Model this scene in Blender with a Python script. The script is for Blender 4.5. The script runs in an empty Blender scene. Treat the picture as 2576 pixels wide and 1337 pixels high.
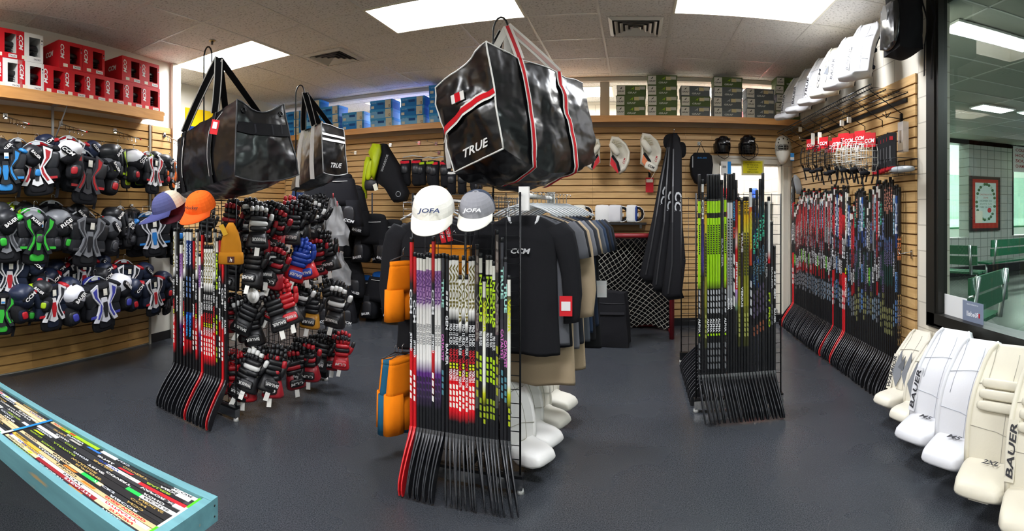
import bpy, math, random
from mathutils import Matrix, Vector, Euler
R = math.radians; PI = math.pi
scene = bpy.context.scene; COL = scene.collection
rnd = random.Random(7)
# ---------------------------------------------------------------- measuring frame
F, UN, Y0, EYE, CEIL = 1300.0, 1600.0, 528.0, 1.52, 3.25
def th(u): return (u - UN) / F
def P(u, v, d):                       # point at horizontal distance d
    t = th(u); return Vector((d*math.sin(t), d*math.cos(t), EYE - (v - Y0)*d/F))
def PY(u, v, Y): return P(u, v, Y/math.cos(th(u)))
def PX(u, v, X): return P(u, v, X/math.sin(th(u)))
def PZ(u, v, z=0.0): return P(u, v, F*(EYE - z)/(v - Y0))
# ---------------------------------------------------------------- materials
_m = {}
def lin(c):
    if isinstance(c, str):
        c = tuple(int(c[i:i+2], 16)/255 for i in (0, 2, 4))
        return tuple((x/12.92 if x <= .04045 else ((x+.055)/1.055)**2.4) for x in c) + (1,)
    return tuple(c) + (1,) if len(c) == 3 else c
def M(hexc, kind='plastic'):
    k = (hexc, kind)
    if k in _m: return _m[k]
    m = bpy.data.materials.new(kind + '_' + hexc); m.use_nodes = True
    nt = m.node_tree; b = nt.nodes['Principled BSDF']; N = nt.nodes.new; L = nt.links.new
    b.inputs['Base Color'].default_value = lin(hexc)
    rough, spec, metal = {'plastic': (.42, .5, 0), 'matte': (.8, .3, 0), 'cloth': (.9, .2, 0), 'gloss': (.18, .5, 0), 'vinyl': (.24, .7, 0),
                          'leather': (.48, .4, 0), 'metal': (.3, .5, 1), 'wire': (.38, .5, .2), 'card': (.6, .3, 0), 'chrome': (.15, .5, 1)}[kind]
    b.inputs['Roughness'].default_value = rough; b.inputs['Metallic'].default_value = metal
    b.inputs['Specular IOR Level'].default_value = spec
    if kind in ('cloth', 'vinyl', 'leather', 'matte'):
        tc = N('ShaderNodeTexCoord'); nz = N('ShaderNodeTexNoise'); bp = N('ShaderNodeBump')
        sc, st, di = {'cloth': (260, .35, .0015), 'vinyl': (6, .9, .02), 'leather': (60, .25, .002), 'matte': (90, .2, .001)}[kind]
        nz.inputs['Scale'].default_value = sc; nz.inputs['Detail'].default_value = 2
        bp.inputs['Strength'].default_value = st; bp.inputs['Distance'].default_value = di
        L(tc.outputs['Object'], nz.inputs['Vector']); L(nz.outputs['Fac'], bp.inputs['Height']); L(bp.outputs['Normal'], b.inputs['Normal'])
    _m[k] = m; return m
def nodes_mat(name, rough=.6):
    m = bpy.data.materials.new(name); m.use_nodes = True; nt = m.node_tree
    b = nt.nodes['Principled BSDF']; b.inputs['Roughness'].default_value = rough
    return m, nt, b
def ramp(nt, src, stops):
    r = nt.nodes.new('ShaderNodeValToRGB'); e = r.color_ramp.elements
    e[0].position, e[0].color = stops[0][0], lin(stops[0][1]); e[1].position, e[1].color = stops[-1][0], lin(stops[-1][1])
    for p, c in stops[1:-1]:
        x = e.new(p); x.color = lin(c)
    nt.links.new(src, r.inputs['Fac']); return r
def tex(nt, kind, scale, coord='Object', stretch=None, **kw):
    tc = nt.nodes.new('ShaderNodeTexCoord'); t = nt.nodes.new(kind); src = tc.outputs[coord]
    if stretch:
        mp = nt.nodes.new('ShaderNodeMapping'); mp.inputs['Scale'].default_value = stretch
        nt.links.new(src, mp.inputs['Vector']); src = mp.outputs['Vector']
    nt.links.new(src, t.inputs['Vector']); t.inputs['Scale'].default_value = scale
    for a, v in kw.items(): t.inputs[a].default_value = v
    return t
def bump(nt, b, src, st, dist):
    bp = nt.nodes.new('ShaderNodeBump'); bp.inputs['Strength'].default_value = st; bp.inputs['Distance'].default_value = dist
    nt.links.new(src, bp.inputs['Height']); nt.links.new(bp.outputs['Normal'], b.inputs['Normal'])
def wood_mat(name, a, c, stretch, rough=.42, scale=3.0):
    m, nt, b = nodes_mat(name, rough)
    t = tex(nt, 'ShaderNodeTexNoise', scale, stretch=stretch, Detail=6, Distortion=1.2)
    r = ramp(nt, t.outputs['Fac'], [(.3, a), (.7, c)]); nt.links.new(r.outputs['Color'], b.inputs['Base Color'])
    bump(nt, b, t.outputs['Fac'], .1, .002); return m
def emit(name, col, s):
    m = bpy.data.materials.new(name); m.use_nodes = True; b = m.node_tree.nodes['Principled BSDF']
    b.inputs['Base Color'].default_value = lin(col); b.inputs['Emission Color'].default_value = lin(col); b.inputs['Emission Strength'].default_value = s
    return m
# ---------------------------------------------------------------- text glyph meshes
_txt = {}
def glyphs(s, shear=0.0, bold=0.0):
    k = (s, shear, bold)
    if k in _txt: return _txt[k]
    cu = bpy.data.curves.new('t', 'FONT'); cu.body = s; cu.size = 1; cu.shear = shear; cu.offset = bold; cu.resolution_u = 2; cu.fill_mode = 'FRONT'
    o = bpy.data.objects.new('t', cu); COL.objects.link(o)
    dg = bpy.context.evaluated_depsgraph_get(); me = bpy.data.meshes.new_from_object(o.evaluated_get(dg))
    vs = [(v.co.x, v.co.y) for v in me.vertices]; fs = [tuple(p.vertices) for p in me.polygons]
    x0 = min(v[0] for v in vs); x1 = max(v[0] for v in vs); y0 = min(v[1] for v in vs); y1 = max(v[1] for v in vs)
    vs = [((x-x0)/(x1-x0)-.5, (y-y0)/(y1-y0)-.5) for x, y in vs]
    bpy.data.objects.remove(o); bpy.data.curves.remove(cu); bpy.data.meshes.remove(me)
    _txt[k] = (vs, fs, (x1-x0)/(y1-y0)); return _txt[k]
# ---------------------------------------------------------------- mesh builder
def T(x=0, y=0, z=0, rx=0, ry=0, rz=0, s=1):
    m = Matrix.Translation((x, y, z)) @ Euler((R(rx), R(ry), R(rz))).to_matrix().to_4x4()
    if s != 1: m = m @ (Matrix.Diagonal((s, s, s, 1)) if not isinstance(s, (tuple, list)) else Matrix.Diagonal((*s, 1)))
    return m
class MB:
    def __init__(s, m=None): s.v = []; s.f = []; s.mi = []; s.sm = []; s.mats = []; s.T = m or Matrix()
    def mid(s, m):
        if m not in s.mats: s.mats.append(m)
        return s.mats.index(m)
    def add(s, vs, fs, m, smooth=True):
        o = len(s.v); i = s.mid(m); Tm = s.T
        s.v += [tuple(Tm @ Vector(v)) for v in vs]
        for f in fs: s.f.append(tuple(a+o for a in f)); s.mi.append(i); s.sm.append(smooth)
        return s
    def box(s, c, d, m, t=None):
        x, y, z = (q/2 for q in d); vs = [Vector((c[0]+a*x, c[1]+b*y, c[2]+e*z)) for a in (-1, 1) for b in (-1, 1) for e in (-1, 1)]
        if t: vs = [t @ v for v in vs]
        return s.add(vs, [(0, 1, 3, 2), (4, 6, 7, 5), (0, 4, 5, 1), (2, 3, 7, 6), (0, 2, 6, 4), (1, 5, 7, 3)], m, False)
    def quad(s, pts, m): return s.add(pts, [tuple(range(len(pts)))], m, False)
    def blob(s, c, d, m, e=.5, t=None, n=8, k=10):        # rounded box / ellipsoid, e small = boxier
        sg = lambda x, p: math.copysign(abs(x)**p, x)
        vs = []; t = (Matrix.Translation(c) @ t) if t else Matrix.Translation(c)
        for i in range(1, n):
            a = -PI/2 + PI*i/n
            for j in range(k):
                b = 2*PI*(j+.5)/k
                vs.append(t @ Vector((d[0]/2*sg(math.cos(a), e)*sg(math.cos(b), e), d[1]/2*sg(math.cos(a), e)*sg(math.sin(b), e), d[2]/2*sg(math.sin(a), e))))
        vs += [t @ Vector((0, 0, -d[2]/2)), t @ Vector((0, 0, d[2]/2))]; A = len(vs)-2
        fs = [(i*k+j, i*k+(j+1) % k, (i+1)*k+(j+1) % k, (i+1)*k+j) for i in range(n-2) for j in range(k)]
        fs += [(A, (j+1) % k, j) for j in range(k)] + [(A+1, (n-2)*k+j, (n-2)*k+(j+1) % k) for j in range(k)]
        return s.add(vs, fs, m)
    def tube(s, pts, r, m, k=6, closed=False):
        pts = [Vector(p) for p in pts]; n = len(pts); vs = []; up = None
        for i, p in enumerate(pts):
            a = pts[i-1] if (i > 0 or closed) else p; b = pts[(i+1) % n] if (i < n-1 or closed) else p
            d = (b-a); d = d.normalized() if d.length > 1e-9 else Vector((0, 0, 1))
            if up is None: up = d.orthogonal().normalized()
            up = up - d*up.dot(d); up = up.normalized() if up.length > 1e-6 else d.orthogonal().normalized()
            w = d.cross(up); rr = r[i] if isinstance(r, (list, tuple)) else r
            vs += [p + up*math.cos(2*PI*j/k)*rr + w*math.sin(2*PI*j/k)*rr for j in range(k)]
        m_ = n if closed else n-1
        fs = [(i*k+j, i*k+(j+1) % k, ((i+1) % n)*k+(j+1) % k, ((i+1) % n)*k+j) for i in range(m_) for j in range(k)]
        if not closed: fs += [tuple(range(k))[::-1], tuple((n-1)*k+j for j in range(k))]
        return s.add(vs, fs, m)
    def strap(s, pts, w, m, side=(1, 0, 0), th_=.003):   # flat ribbon
        pts = [Vector(p) for p in pts]; vs = []; n = len(pts); side = Vector(side).normalized()
        for i, p in enumerate(pts):
            d = (pts[min(i+1, n-1)] - pts[max(i-1, 0)]).normalized(); nn = d.cross(side).normalized()*th_/2; q = side*w/2
            vs += [p-q-nn, p+q-nn, p+q+nn, p-q+nn]
        fs = [(i*4+j, i*4+(j+1) % 4, i*4+4+(j+1) % 4, i*4+4+j) for i in range(n-1) for j in range(4)] + [(3, 2, 1, 0), tuple(4*n-4+j for j in range(4))]
        return s.add(vs, fs, m, False)
    def loft(s, rings, m, cap=True, closed=True, smooth=True):
        k = len(rings[0]); n = len(rings); vs = [v for r in rings for v in r]; kk = k if closed else k-1
        fs = [(i*k+j, i*k+(j+1) % k, (i+1)*k+(j+1) % k, (i+1)*k+j) for i in range(n-1) for j in range(kk)]
        if cap and closed: fs += [tuple(range(k))[::-1], tuple((n-1)*k+j for j in range(k))]
        if callable(m):
            for i in range(n-1): s.add([v for r in rings[i:i+2] for v in r], [(j, (j+1) % k, k+(j+1) % k, k+j) for j in range(kk)], m(i), smooth)
            if cap and closed: s.add(rings[0], [tuple(range(k))[::-1]], m(0)); s.add(rings[-1], [tuple(range(k))], m(n-2))
            return s
        return s.add(vs, fs, m, smooth)
    def prism(s, out, d, m, t=None, smooth=False):        # 2D outline in local xz, thickness d along y (front at -y)
        t = t or Matrix(); n = len(out)
        vs = [t @ Vector((x, -d/2, z)) for x, z in out] + [t @ Vector((x, d/2, z)) for x, z in out]
        return s.add(vs, [tuple(range(n)), tuple(range(2*n-1, n-1, -1))] + [(i, i+n, (i+1) % n+n, (i+1) % n) for i in range(n)], m, smooth)
    def text(s, st, t, size, m, shear=.25, bold=.02, w=None):   # in local xz plane facing -y
        vs, fs, asp = glyphs(st, shear, bold); W = w or asp*size
        return s.add([t @ Vector((x*W, 0, y*size)) for x, y in vs], fs, m, False)
    def mesh(s, name):
        me = bpy.data.meshes.new(name); me.from_pydata(s.v, [], s.f)
        for m in s.mats: me.materials.append(m)
        me.polygons.foreach_set('material_index', s.mi); me.polygons.foreach_set('use_smooth', s.sm); me.update(); return me
    def build(s, name, parent=None, **k): return obj(name, s.mesh(name), parent, **k)
def obj(name, me, parent=None, mat=None, label=None):
    o = bpy.data.objects.new(name, me); COL.objects.link(o)
    if parent: o.parent = parent
    if mat is not None: o.matrix_local = mat
    if label: o['label'] = label
    return o
def thing(name, label, cat, mat=None, group=None):
    o = bpy.data.objects.new(name, None); COL.objects.link(o); o.empty_display_size = .1
    return tag(o, label, cat, mat, group)
def tag(o, label, cat, mat=None, group=None):
    if mat is not None: o.matrix_world = mat
    o['label'] = label; o['category'] = cat
    if group: o['group'] = group
    return o
def struct(o): o['kind'] = 'structure'; return o
def copy_tree(o, mat=None, label=None, group=None, parent=None):
    c = o.copy(); COL.objects.link(c)
    if parent: c.parent = parent
    for ch in list(o.children): copy_tree(ch, parent=c)
    if mat is not None: c.matrix_world = mat
    if label: c['label'] = label
    if group: c['group'] = group
    return c
ORD = ['first','second','third','fourth','fifth','sixth','seventh','eighth','ninth','tenth','eleventh','twelfth','thirteenth','fourteenth','fifteenth','sixteenth','seventeenth','eighteenth','nineteenth','twentieth']
def ordn(i):
    if i < 20: return ORD[i]
    t = ['twenty','thirty','forty','fifty','sixty','seventy','eighty','ninety'][(i+1)//10-2]
    return t if False else (t[:-1]+'ieth' if (i+1) % 10 == 0 else t+'-'+ORD[(i+1) % 10-1])
def sring(c, w, d, n=16, e=.6, ax=0, tw=0):    # superellipse ring in local xy at height z
    sg = lambda x, p: math.copysign(abs(x)**p, x); out = []
    for j in range(n):
        a = 2*PI*(j+.5)/n; x = w/2*sg(math.cos(a), e); y = d/2*sg(math.sin(a), e)
        out.append(Vector((c[0]+x*math.cos(tw)-y*math.sin(tw), c[1]+x*math.sin(tw)+y*math.cos(tw), c[2])))
    return out
WHITE = 'e8e6e0'; BLACK = '121214'; RED = 'b8141f'; GREY = '6c6e72'
# ================================================================ camera, colour management
cam = bpy.data.cameras.new('camera'); co = bpy.data.objects.new('camera', cam); COL.objects.link(co); scene.camera = co
scene.render.engine = 'CYCLES'
cam.type = 'PANO'; cy = cam
cy.panorama_type = 'CENTRAL_CYLINDRICAL'
cy.central_cylindrical_radius = 1.0
cy.central_cylindrical_range_u_min = -1288/F; cy.central_cylindrical_range_u_max = 1288/F
cy.central_cylindrical_range_v_min = -(1337-Y0)/F; cy.central_cylindrical_range_v_max = Y0/F
co.location = (0, 0, EYE); co.rotation_euler = (PI/2, 0, -th(1288))
vs_ = scene.view_settings; vs_.view_transform = 'Standard'; vs_.look = 'None'; vs_.gamma = 1; vs_.use_curve_mapping = False; vs_.exposure = 0.8
w = bpy.data.worlds.new('world'); scene.world = w; w.use_nodes = True
w.node_tree.nodes['Background'].inputs[0].default_value = (.75, .8, .85, 1); w.node_tree.nodes['Background'].inputs[1].default_value = .35
c_ = scene.cycles; c_.max_bounces = 6; c_.diffuse_bounces = 4; c_.glossy_bounces = 3; c_.transparent_max_bounces = 12; c_.transmission_bounces = 4
c_.caustics_reflective = False; c_.caustics_refractive = False; c_.sample_clamp_indirect = 6; c_.use_denoising = True
# ================================================================ room shell
XR, YB, ZS = 2.12, 6.75, 2.6       # right wall, back wall, slat wall top
mfl, nt, b = nodes_mat('rubber_floor', .5)
t1 = tex(nt, 'ShaderNodeTexVoronoi', 60, Randomness=1); t2 = tex(nt, 'ShaderNodeTexNoise', 160, Detail=2); t3 = tex(nt, 'ShaderNodeTexNoise', 1.2, Detail=3)
r1 = ramp(nt, t1.outputs['Distance'], [(.0, 'a8b0bc'), (.045, '8a929e'), (.075, '222529'), (1, '202327')])
r2 = ramp(nt, t2.outputs['Fac'], [(.35, '26282b'), (.75, '484b50')])
mx = nt.nodes.new('ShaderNodeMix'); mx.data_type = 'RGBA'; mx.blend_type = 'ADD'; mx.inputs[0].default_value = .38
nt.links.new(r2.outputs['Color'], mx.inputs[6]); nt.links.new(r1.outputs['Color'], mx.inputs[7]); nt.links.new(mx.outputs[2], b.inputs['Base Color'])
r3 = ramp(nt, t3.outputs['Fac'], [(.3, '707070'), (.7, 'a0a0a0')]); nt.links.new(r3.outputs['Color'], b.inputs['Roughness']); b.inputs['Specular IOR Level'].default_value = .35
bump(nt, b, t2.outputs['Fac'], .25, .002)
f_ = struct(MB().box((-1.5, 2.6, -.05), (8.4, 13.2, .1), mfl).build('floor'))
# ceiling tiles
mcl, nt, b = nodes_mat('ceiling_tile', .9)
t1 = tex(nt, 'ShaderNodeTexNoise', 55, Detail=3); t2 = tex(nt, 'ShaderNodeTexNoise', 1.1, Detail=3)
r1 = ramp(nt, t1.outputs['Fac'], [(.34, 'b4afa4'), (.44, 'dfdbd2'), (.8, 'e6e2da')]); nt.links.new(r1.outputs['Color'], b.inputs['Base Color']); bump(nt, b, t1.outputs['Fac'], .3, .004)
mtb = M('d6d2c8', 'plastic')
PXp, PYp = .645, .67
xs = [.32 + PXp*i for i in range(-11, 5)]; ys = [5.2 + PYp*j for j in range(-14, 6)]
holes = {}   # light cells: (i,j)
def cellx(x): return min(range(len(xs)), key=lambda i: abs(xs[i]-x))
def celly(y): return min(range(len(ys)), key=lambda i: abs(ys[i]-y))
LIGHTS = [(-4.84, 3.86), (-2.26, 3.86), (.32, 3.86), (-3.55, .5), (-.97, .5), (-4.84, -2.8), (-2.26, -2.8), (.32, -2.2), (-4.2, 7.2), (.965, 7.2), (-1.6, 7.2)]
for lx, ly in LIGHTS: i, j = cellx(lx), celly(ly); holes[(i, j)] = 1; holes[(i+1, j)] = 1
cm = MB()
for i in range(len(xs)-1):
    for j in range(len(ys)-1):
        if (i, j) in holes: continue
        a, c2 = (xs[i]+xs[i+1])/2, (ys[j]+ys[j+1])/2
        if a > XR+.5: continue
        cm.box((a, c2, CEIL+.01), (PXp-.012, PYp-.012, .02), mcl)
for x in xs:
    for j in range(len(ys)-1):
        if any((i, j) in holes and (i-1, j) in holes and abs(xs[i]-x) < .01 for i in range(1, len(xs))): continue
        cm.box((x, (ys[j]+ys[j+1])/2, CEIL-.001), (.022, PYp, .006), mtb)
for y in ys: cm.box(((xs[0]+xs[-1])/2, y, CEIL-.0005), (xs[-1]-xs[0], .022, .006), mtb)
cm.box((-1.5, 2.6, CEIL+.2), (8.6, 13.4, .02), M('8a8780', 'matte'))
struct(cm.build('ceiling'))
# ceiling troffers
MLAMP = emit('lamp_glow', 'f4f7ff', 30.0)
MCREAM = M('e8e2cc', 'plastic')
proto = None
def troffer(x0, y0, label):
    global proto
    if proto:
        return copy_tree(proto, Matrix.Translation((x0, y0, CEIL)), label)
    t = thing('ceiling_light', label, 'ceiling light', Matrix.Translation((x0, y0, CEIL)), 'recessed fluorescent ceiling lights')
    W, D, H = 2*PXp, PYp, .13
    m = MB(); a = .02
    for (x, y, sx, sy) in ((W/2, a/2, W, a), (W/2, D-a/2, W, a), (a/2, D/2, a, D), (W-a/2, D/2, a, D)): m.box((x, y, -.002), (sx, sy, .012), MCREAM)
    m.build('frame', t)
    m = MB(); i0, i1 = a, .09
    o4 = [(i0, i0, 0), (W-i0, i0, 0), (W-i0, D-i0, 0), (i0, D-i0, 0)]; n4 = [(i1, i1, H), (W-i1, i1, H), (W-i1, D-i1, H), (i1, D-i1, H)]
    for k in range(4): m.quad([o4[k], o4[(k+1) % 4], n4[(k+1) % 4], n4[k]], MCREAM)
    m.build('reflector', t)
    MB().quad([(i1, i1, H-.002), (W-i1, i1, H-.002), (W-i1, D-i1, H-.002), (i1, D-i1, H-.002)], MLAMP).build('diffuser', t)
    proto = t; return t
LL = ['recessed ceiling light above the left glove rack and hanging black bag', 'recessed ceiling light above the big black and red hanging bag', 'recessed ceiling light above the right stick rack near the window wall',
      'recessed ceiling light nearer the camera on the left', 'recessed ceiling light nearer the camera on the right', 'recessed ceiling light far behind the camera, left', 'recessed ceiling light far behind the camera, middle', 'recessed ceiling light far behind the camera, right',
      'ceiling light of the back room glowing over the blue skate boxes', 'ceiling light of the back room glowing over the green skate boxes', 'ceiling light of the back room hidden behind the big hanging bag']
for (lx, ly), l in zip(LIGHTS, LL): i, j = cellx(lx), celly(ly); troffer(xs[i], ys[j], l)
# vents and sprinkler
def vent(x, y, label):
    t = thing('ceiling_vent', label, 'ceiling vent', Matrix.Translation((x, y, CEIL-.004)), 'square ceiling air vents')
    mw = M('cfcabd', 'plastic'); md = M('2a2a2a', 'matte'); m = MB()
    def ringq(m, s0, s1, z0, z1, mm):
        a = [(-s0, -s0, z0), (s0, -s0, z0), (s0, s0, z0), (-s0, s0, z0)]; c = [(-s1, -s1, z1), (s1, -s1, z1), (s1, s1, z1), (-s1, s1, z1)]
        for k in range(4): m.quad([a[k], a[(k+1) % 4], c[(k+1) % 4], c[k]], mm)
    ringq(m, .25, .215, 0, -.02, mw); m.build('frame', t)
    MB().quad([(-.22, -.22, .0), (.22, -.22, .0), (.22, .22, .0), (-.22, .22, .0)], md).build('duct', t)
    for k in range(4):
        s1 = .195-.048*k; m = MB(); ringq(m, s1, s1-.028, -.024, -.003, mw); m.build('louver', t)
vent(-3.225, 4.865, 'square ceiling air vent between the hanging black bags and the large light'); vent(-.0025, 4.865, 'square ceiling air vent above the green skate boxes')
t = thing('sprinkler', 'small brass sprinkler head in the ceiling above the black bag hook', 'sprinkler', Matrix.Translation((-3.86, 3.6, CEIL)))
MB().blob((0, 0, -.004), (.075, .075, .012), M('a89468', 'metal'), 1).build('cover_plate', t); MB().tube([(0, 0, 0), (0, 0, -.035)], .009, M('5a5a58', 'metal')).tube([(.014, 0, -.01), (.014, 0, -.03), (0, 0, -.042), (-.014, 0, -.03), (-.014, 0, -.01)], .003, M('5a5a58', 'metal')).blob((0, 0, -.043), (.03, .03, .004), M('5a5a58', 'metal'), 1).build('nozzle', t)
# wall materials
mw, nt, b = nodes_mat('painted_block', .7)
tb = tex(nt, 'ShaderNodeTexBrick', 1, **{'Brick Width': .4, 'Row Height': .2, 'Mortar Size': .005}); tb.offset = .5
mp = nt.nodes.new('ShaderNodeMapping'); tc = nt.nodes.new('ShaderNodeTexCoord'); sx = nt.nodes.new('ShaderNodeSeparateXYZ'); ad = nt.nodes.new('ShaderNodeMath'); cb = nt.nodes.new('ShaderNodeCombineXYZ')
nt.links.new(tc.outputs['Object'], sx.inputs[0]); nt.links.new(sx.outputs[0], ad.inputs[0]); nt.links.new(sx.outputs[1], ad.inputs[1]); nt.links.new(ad.outputs[0], cb.inputs[0]); nt.links.new(sx.outputs[2], cb.inputs[1]); nt.links.new(cb.outputs[0], tb.inputs['Vector'])
for k, c in (('Color1', 'd9d3c4'), ('Color2', 'd4cdbd'), ('Mortar', 'b3ac9d')): tb.inputs[k].default_value = lin(c)
nt.links.new(tb.outputs['Color'], b.inputs['Base Color']); bump(nt, b, tb.outputs['Fac'], -.6, .006)
MBLOCK = mw; MPAINT = M('ddd9cc', 'matte'); MBLK = M('1a1a1c', 'plastic')
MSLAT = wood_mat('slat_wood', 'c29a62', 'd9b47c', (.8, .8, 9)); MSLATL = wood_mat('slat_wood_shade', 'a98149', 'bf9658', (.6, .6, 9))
MMDF_SHADE = M('80603a', 'matte')  # brown MDF backing, coloured dark to stand in for groove shade
MSHELF = wood_mat('shelf_pine', 'bf8546', 'd69c5c', (.7, .7, 8), .4)
def slat(m, A, dirv, nrm, L, z0, z1, mat, pitch=.0855, panel=1.22, gaps=()):
    """boards with real T-grooves; A = start on wall plane, dirv along wall"""
    A = Vector(A); d = Vector(dirv); n = Vector(nrm); k = 0
    def slab(s0, s1, zz0, zz1, t0, t1):
        mat2 = MMDF_SHADE if t0 < 0 else mat
        vs = [A + d*s + n*q + Vector((0, 0, z)) for s in (s0, s1) for q in (t0, t1) for z in (zz0, zz1)]
        m.add(vs, [(0, 1, 3, 2), (4, 6, 7, 5), (0, 4, 5, 1), (2, 3, 7, 6), (0, 2, 6, 4), (1, 5, 7, 3)], mat2, False)
    s = 0.0
    while s < L-1e-4:
        e = min(L, s+panel)
        spans = [(s+.0008, e-.0008)]
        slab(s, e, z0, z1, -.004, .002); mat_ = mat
        z = z1
        while z > z0+.01:
            zb = max(z0, z-pitch+.013); 
            for a, c in spans: slab(a, c, zb, z, .002, .02)
            z -= pitch
        s = e
# back wall: partition up to slat top, door opening, header
DX0, DX1, DH = 1.09, 1.96, 2.13
m = MB()
for x0, x1, z0, z1 in ((-5.6, DX0-.1, 0, ZS), (DX1+.1, XR+.25, 0, ZS), (DX0-.1, DX1+.1, DH+.1, ZS)): m.box(((x0+x1)/2, YB+.08, (z0+z1)/2), (x1-x0, .12, z1-z0), MPAINT)
struct(m.build('wall_back'))
m = MB()
slat(m, (-5.45, YB+.02, 0), (1, 0, 0), (0, -1, 0), 5.45+DX0-.1, .1, ZS, MSLAT)
slat(m, (DX0-.1, YB+.02, 0), (1, 0, 0), (0, -1, 0), XR-DX0+.1, DH+.1, ZS, MSLAT)
struct(m.build('wall_back_slats'))
m = MB().box((-1.7, YB-.0, ZS+.03), (7.7, .07, .06), M('b5aa98', 'matte')); struct(m.build('trim_1'))
m = MB().box((0, YB, CEIL-.03), (15, .1, .05), M('bdb9ae', 'matte')); struct(m.build('trim_2'))
# column above the shelf
c = PY(1521, 250, YB-.02); tag(MB().box((c.x, YB+.05, (ZS+.06+CEIL)/2), (.12, .1, CEIL-ZS-.06), M('b9b5aa', 'matte')).build('column'), 'square grey column rising from the shelf to the ceiling, left of the green boxes', 'column')
# door trim
m = MB(); mt = M('ded9cb', 'plastic')
for x in (DX0-.05, DX1+.05): m.box((x, YB-.03, DH/2), (.1, .06, DH), mt).box((x-.03 if x < 1.5 else x+.03, YB-.065, DH/2), (.03, .02, DH), mt)
m.box(((DX0+DX1)/2, YB-.03, DH+.05), (DX1-DX0+.2, .06, .1), mt).box(((DX0+DX1)/2, YB-.065, DH+.085), (DX1-DX0+.22, .02, .03), mt)
for x in (DX0+.01, DX1-.01): m.box((x, YB+.07, DH/2), (.02, .16, DH), mt)
m.box(((DX0+DX1)/2, YB+.07, DH-.01), (DX1-DX0, .16, .02), mt)
struct(m.build('door_1'))
# back shelf
MB().box(((-5.4+XR)/2, YB-.17, ZS+.075), (XR+5.4, .38, .03), MSHELF).box(((-5.4+XR)/2, YB-.35, ZS+.05), (XR+5.4, .025, .08), MSHELF).build('t')
sh = bpy.data.objects['t']; sh.name = 'wall_shelf'; tag(sh, 'long pine shelf along the back wall carrying blue and green skate boxes', 'shelf')
# back room
m = MB().box((-1.7, 8.3, 1.65), (8.2, .1, 3.3), MBLOCK); struct(m.build('wall_far'))
# right wall
m = MB(); X2 = XR+.2
WY1, WZ0, WZ1 = 3.07, .70, 3.4
m.box((XR+.1, (YB+1.6+3.34)/2, 1.65), (.2, YB+1.6-3.34, 3.3), MBLOCK).box((XR+.1, -.48, .33), (.2, 7.64, .66), MBLOCK)
struct(m.build('wall_right'))
m = MB(); slat(m, (XR, YB-.02, 0), (0, -1, 0), (-1, 0, 0), YB-3.52, .08, ZS, MSLAT); struct(m.build('wall_right_slats'))
# window
m = MB(); mf = M('24231f', 'wire')
m.box((XR+.04, 3.285, 2.0), (.12, .11, 2.7), mf).box((XR+.02, 3.215, 2.0), (.05, .04, 2.6), mf).box((XR+.05, .68, .70), (.14, 5.3, .09), mf).box((XR+.0, .68, .655), (.04, 5.32, .03), mf).box((XR+.1, -2.0, 2.0), (.12, .1, 2.7), mf)
struct(m.build('window_frame_1'))
mg = bpy.data.materials.new('window_glass'); mg.use_nodes = True; nt = mg.node_tree; nt.nodes.clear()
o_ = nt.nodes.new('ShaderNodeOutputMaterial'); mxs = nt.nodes.new('ShaderNodeMixShader'); tr = nt.nodes.new('ShaderNodeBsdfTransparent'); gl = nt.nodes.new('ShaderNodeBsdfGlossy'); fr = nt.nodes.new('ShaderNodeFresnel')
tr.inputs[0].default_value = (.82, .88, .84, 1); gl.inputs['Roughness'].default_value = .02; fr.inputs[0].default_value = 1.5
ge = nt.nodes.new('ShaderNodeNewGeometry'); mu = nt.nodes.new('ShaderNodeMath'); mu.operation = 'MULTIPLY'; iv = nt.nodes.new('ShaderNodeMath'); iv.operation = 'SUBTRACT'; iv.inputs[0].default_value = 1; nt.links.new(ge.outputs['Backfacing'], iv.inputs[1]); nt.links.new(fr.outputs[0], mu.inputs[0]); nt.links.new(iv.outputs[0], mu.inputs[1]); nt.links.new(mu.outputs[0], mxs.inputs[0]); nt.links.new(tr.outputs[0], mxs.inputs[1]); nt.links.new(gl.outputs[0], mxs.inputs[2]); nt.links.new(mxs.outputs[0], o_.inputs[0])
struct(MB().box((XR+.05, .66, 2.0), (.008, 5.2, 2.6), mg).build('window_1'))
# left wall
LA, LB = Vector((-4.437, 1.569, 0)), Vector((-4.729, 3.458, 0)); LD = (LB-LA).normalized(); LN = Vector((LD.y, -LD.x, 0))
def LW(s, q, z): return LB + LD*s + LN*q + Vector((0, 0, z))
LMAT = lambda s, q, z: Matrix.Translation(LW(s, q, z)) @ Matrix.Rotation(math.atan2(LN.y, LN.x) + PI/2, 4, 'Z')   # local -y faces the room
def SU(u, q=0.0):      # s on the left wall (offset q into the room) seen at column u
    t = th(u); dx, dy = math.sin(t), math.cos(t); Q = LB + LN*q
    den = LD.x*dy - LD.y*dx; return (dx*Q.y - dy*Q.x)/den*1.0
def LV(u, v, q):       # s,z on the left wall at pixel
    s = SU(u, q); p = LW(s, q, 0); d = math.hypot(p.x, p.y); return s, EYE-(v-Y0)*d/F
S0 = -4.0
m = MB()
def lwbox(m, s0, s1, q0, q1, z0, z1, mat):
    vs = [LW(s, q, z) for s in (s0, s1) for q in (q0, q1) for z in (z0, z1)]
    m.add(vs, [(0, 1, 3, 2), (4, 6, 7, 5), (0, 4, 5, 1), (2, 3, 7, 6), (0, 2, 6, 4), (1, 5, 7, 3)], mat, False)
lwbox(m, S0, .36, -.12, -.022, 0, CEIL, MPAINT); m.box((-5.2, 3.86, CEIL/2), (.9, .12, CEIL), MPAINT)
m.box((-5.5, 5.4, CEIL/2), (.1, 6.0, CEIL), MPAINT)
struct(m.build('wall_left'))
m = MB(); slat(m, LW(S0, -.02, 0), LD, LN, -S0, .02, 2.48, MSLATL)
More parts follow.
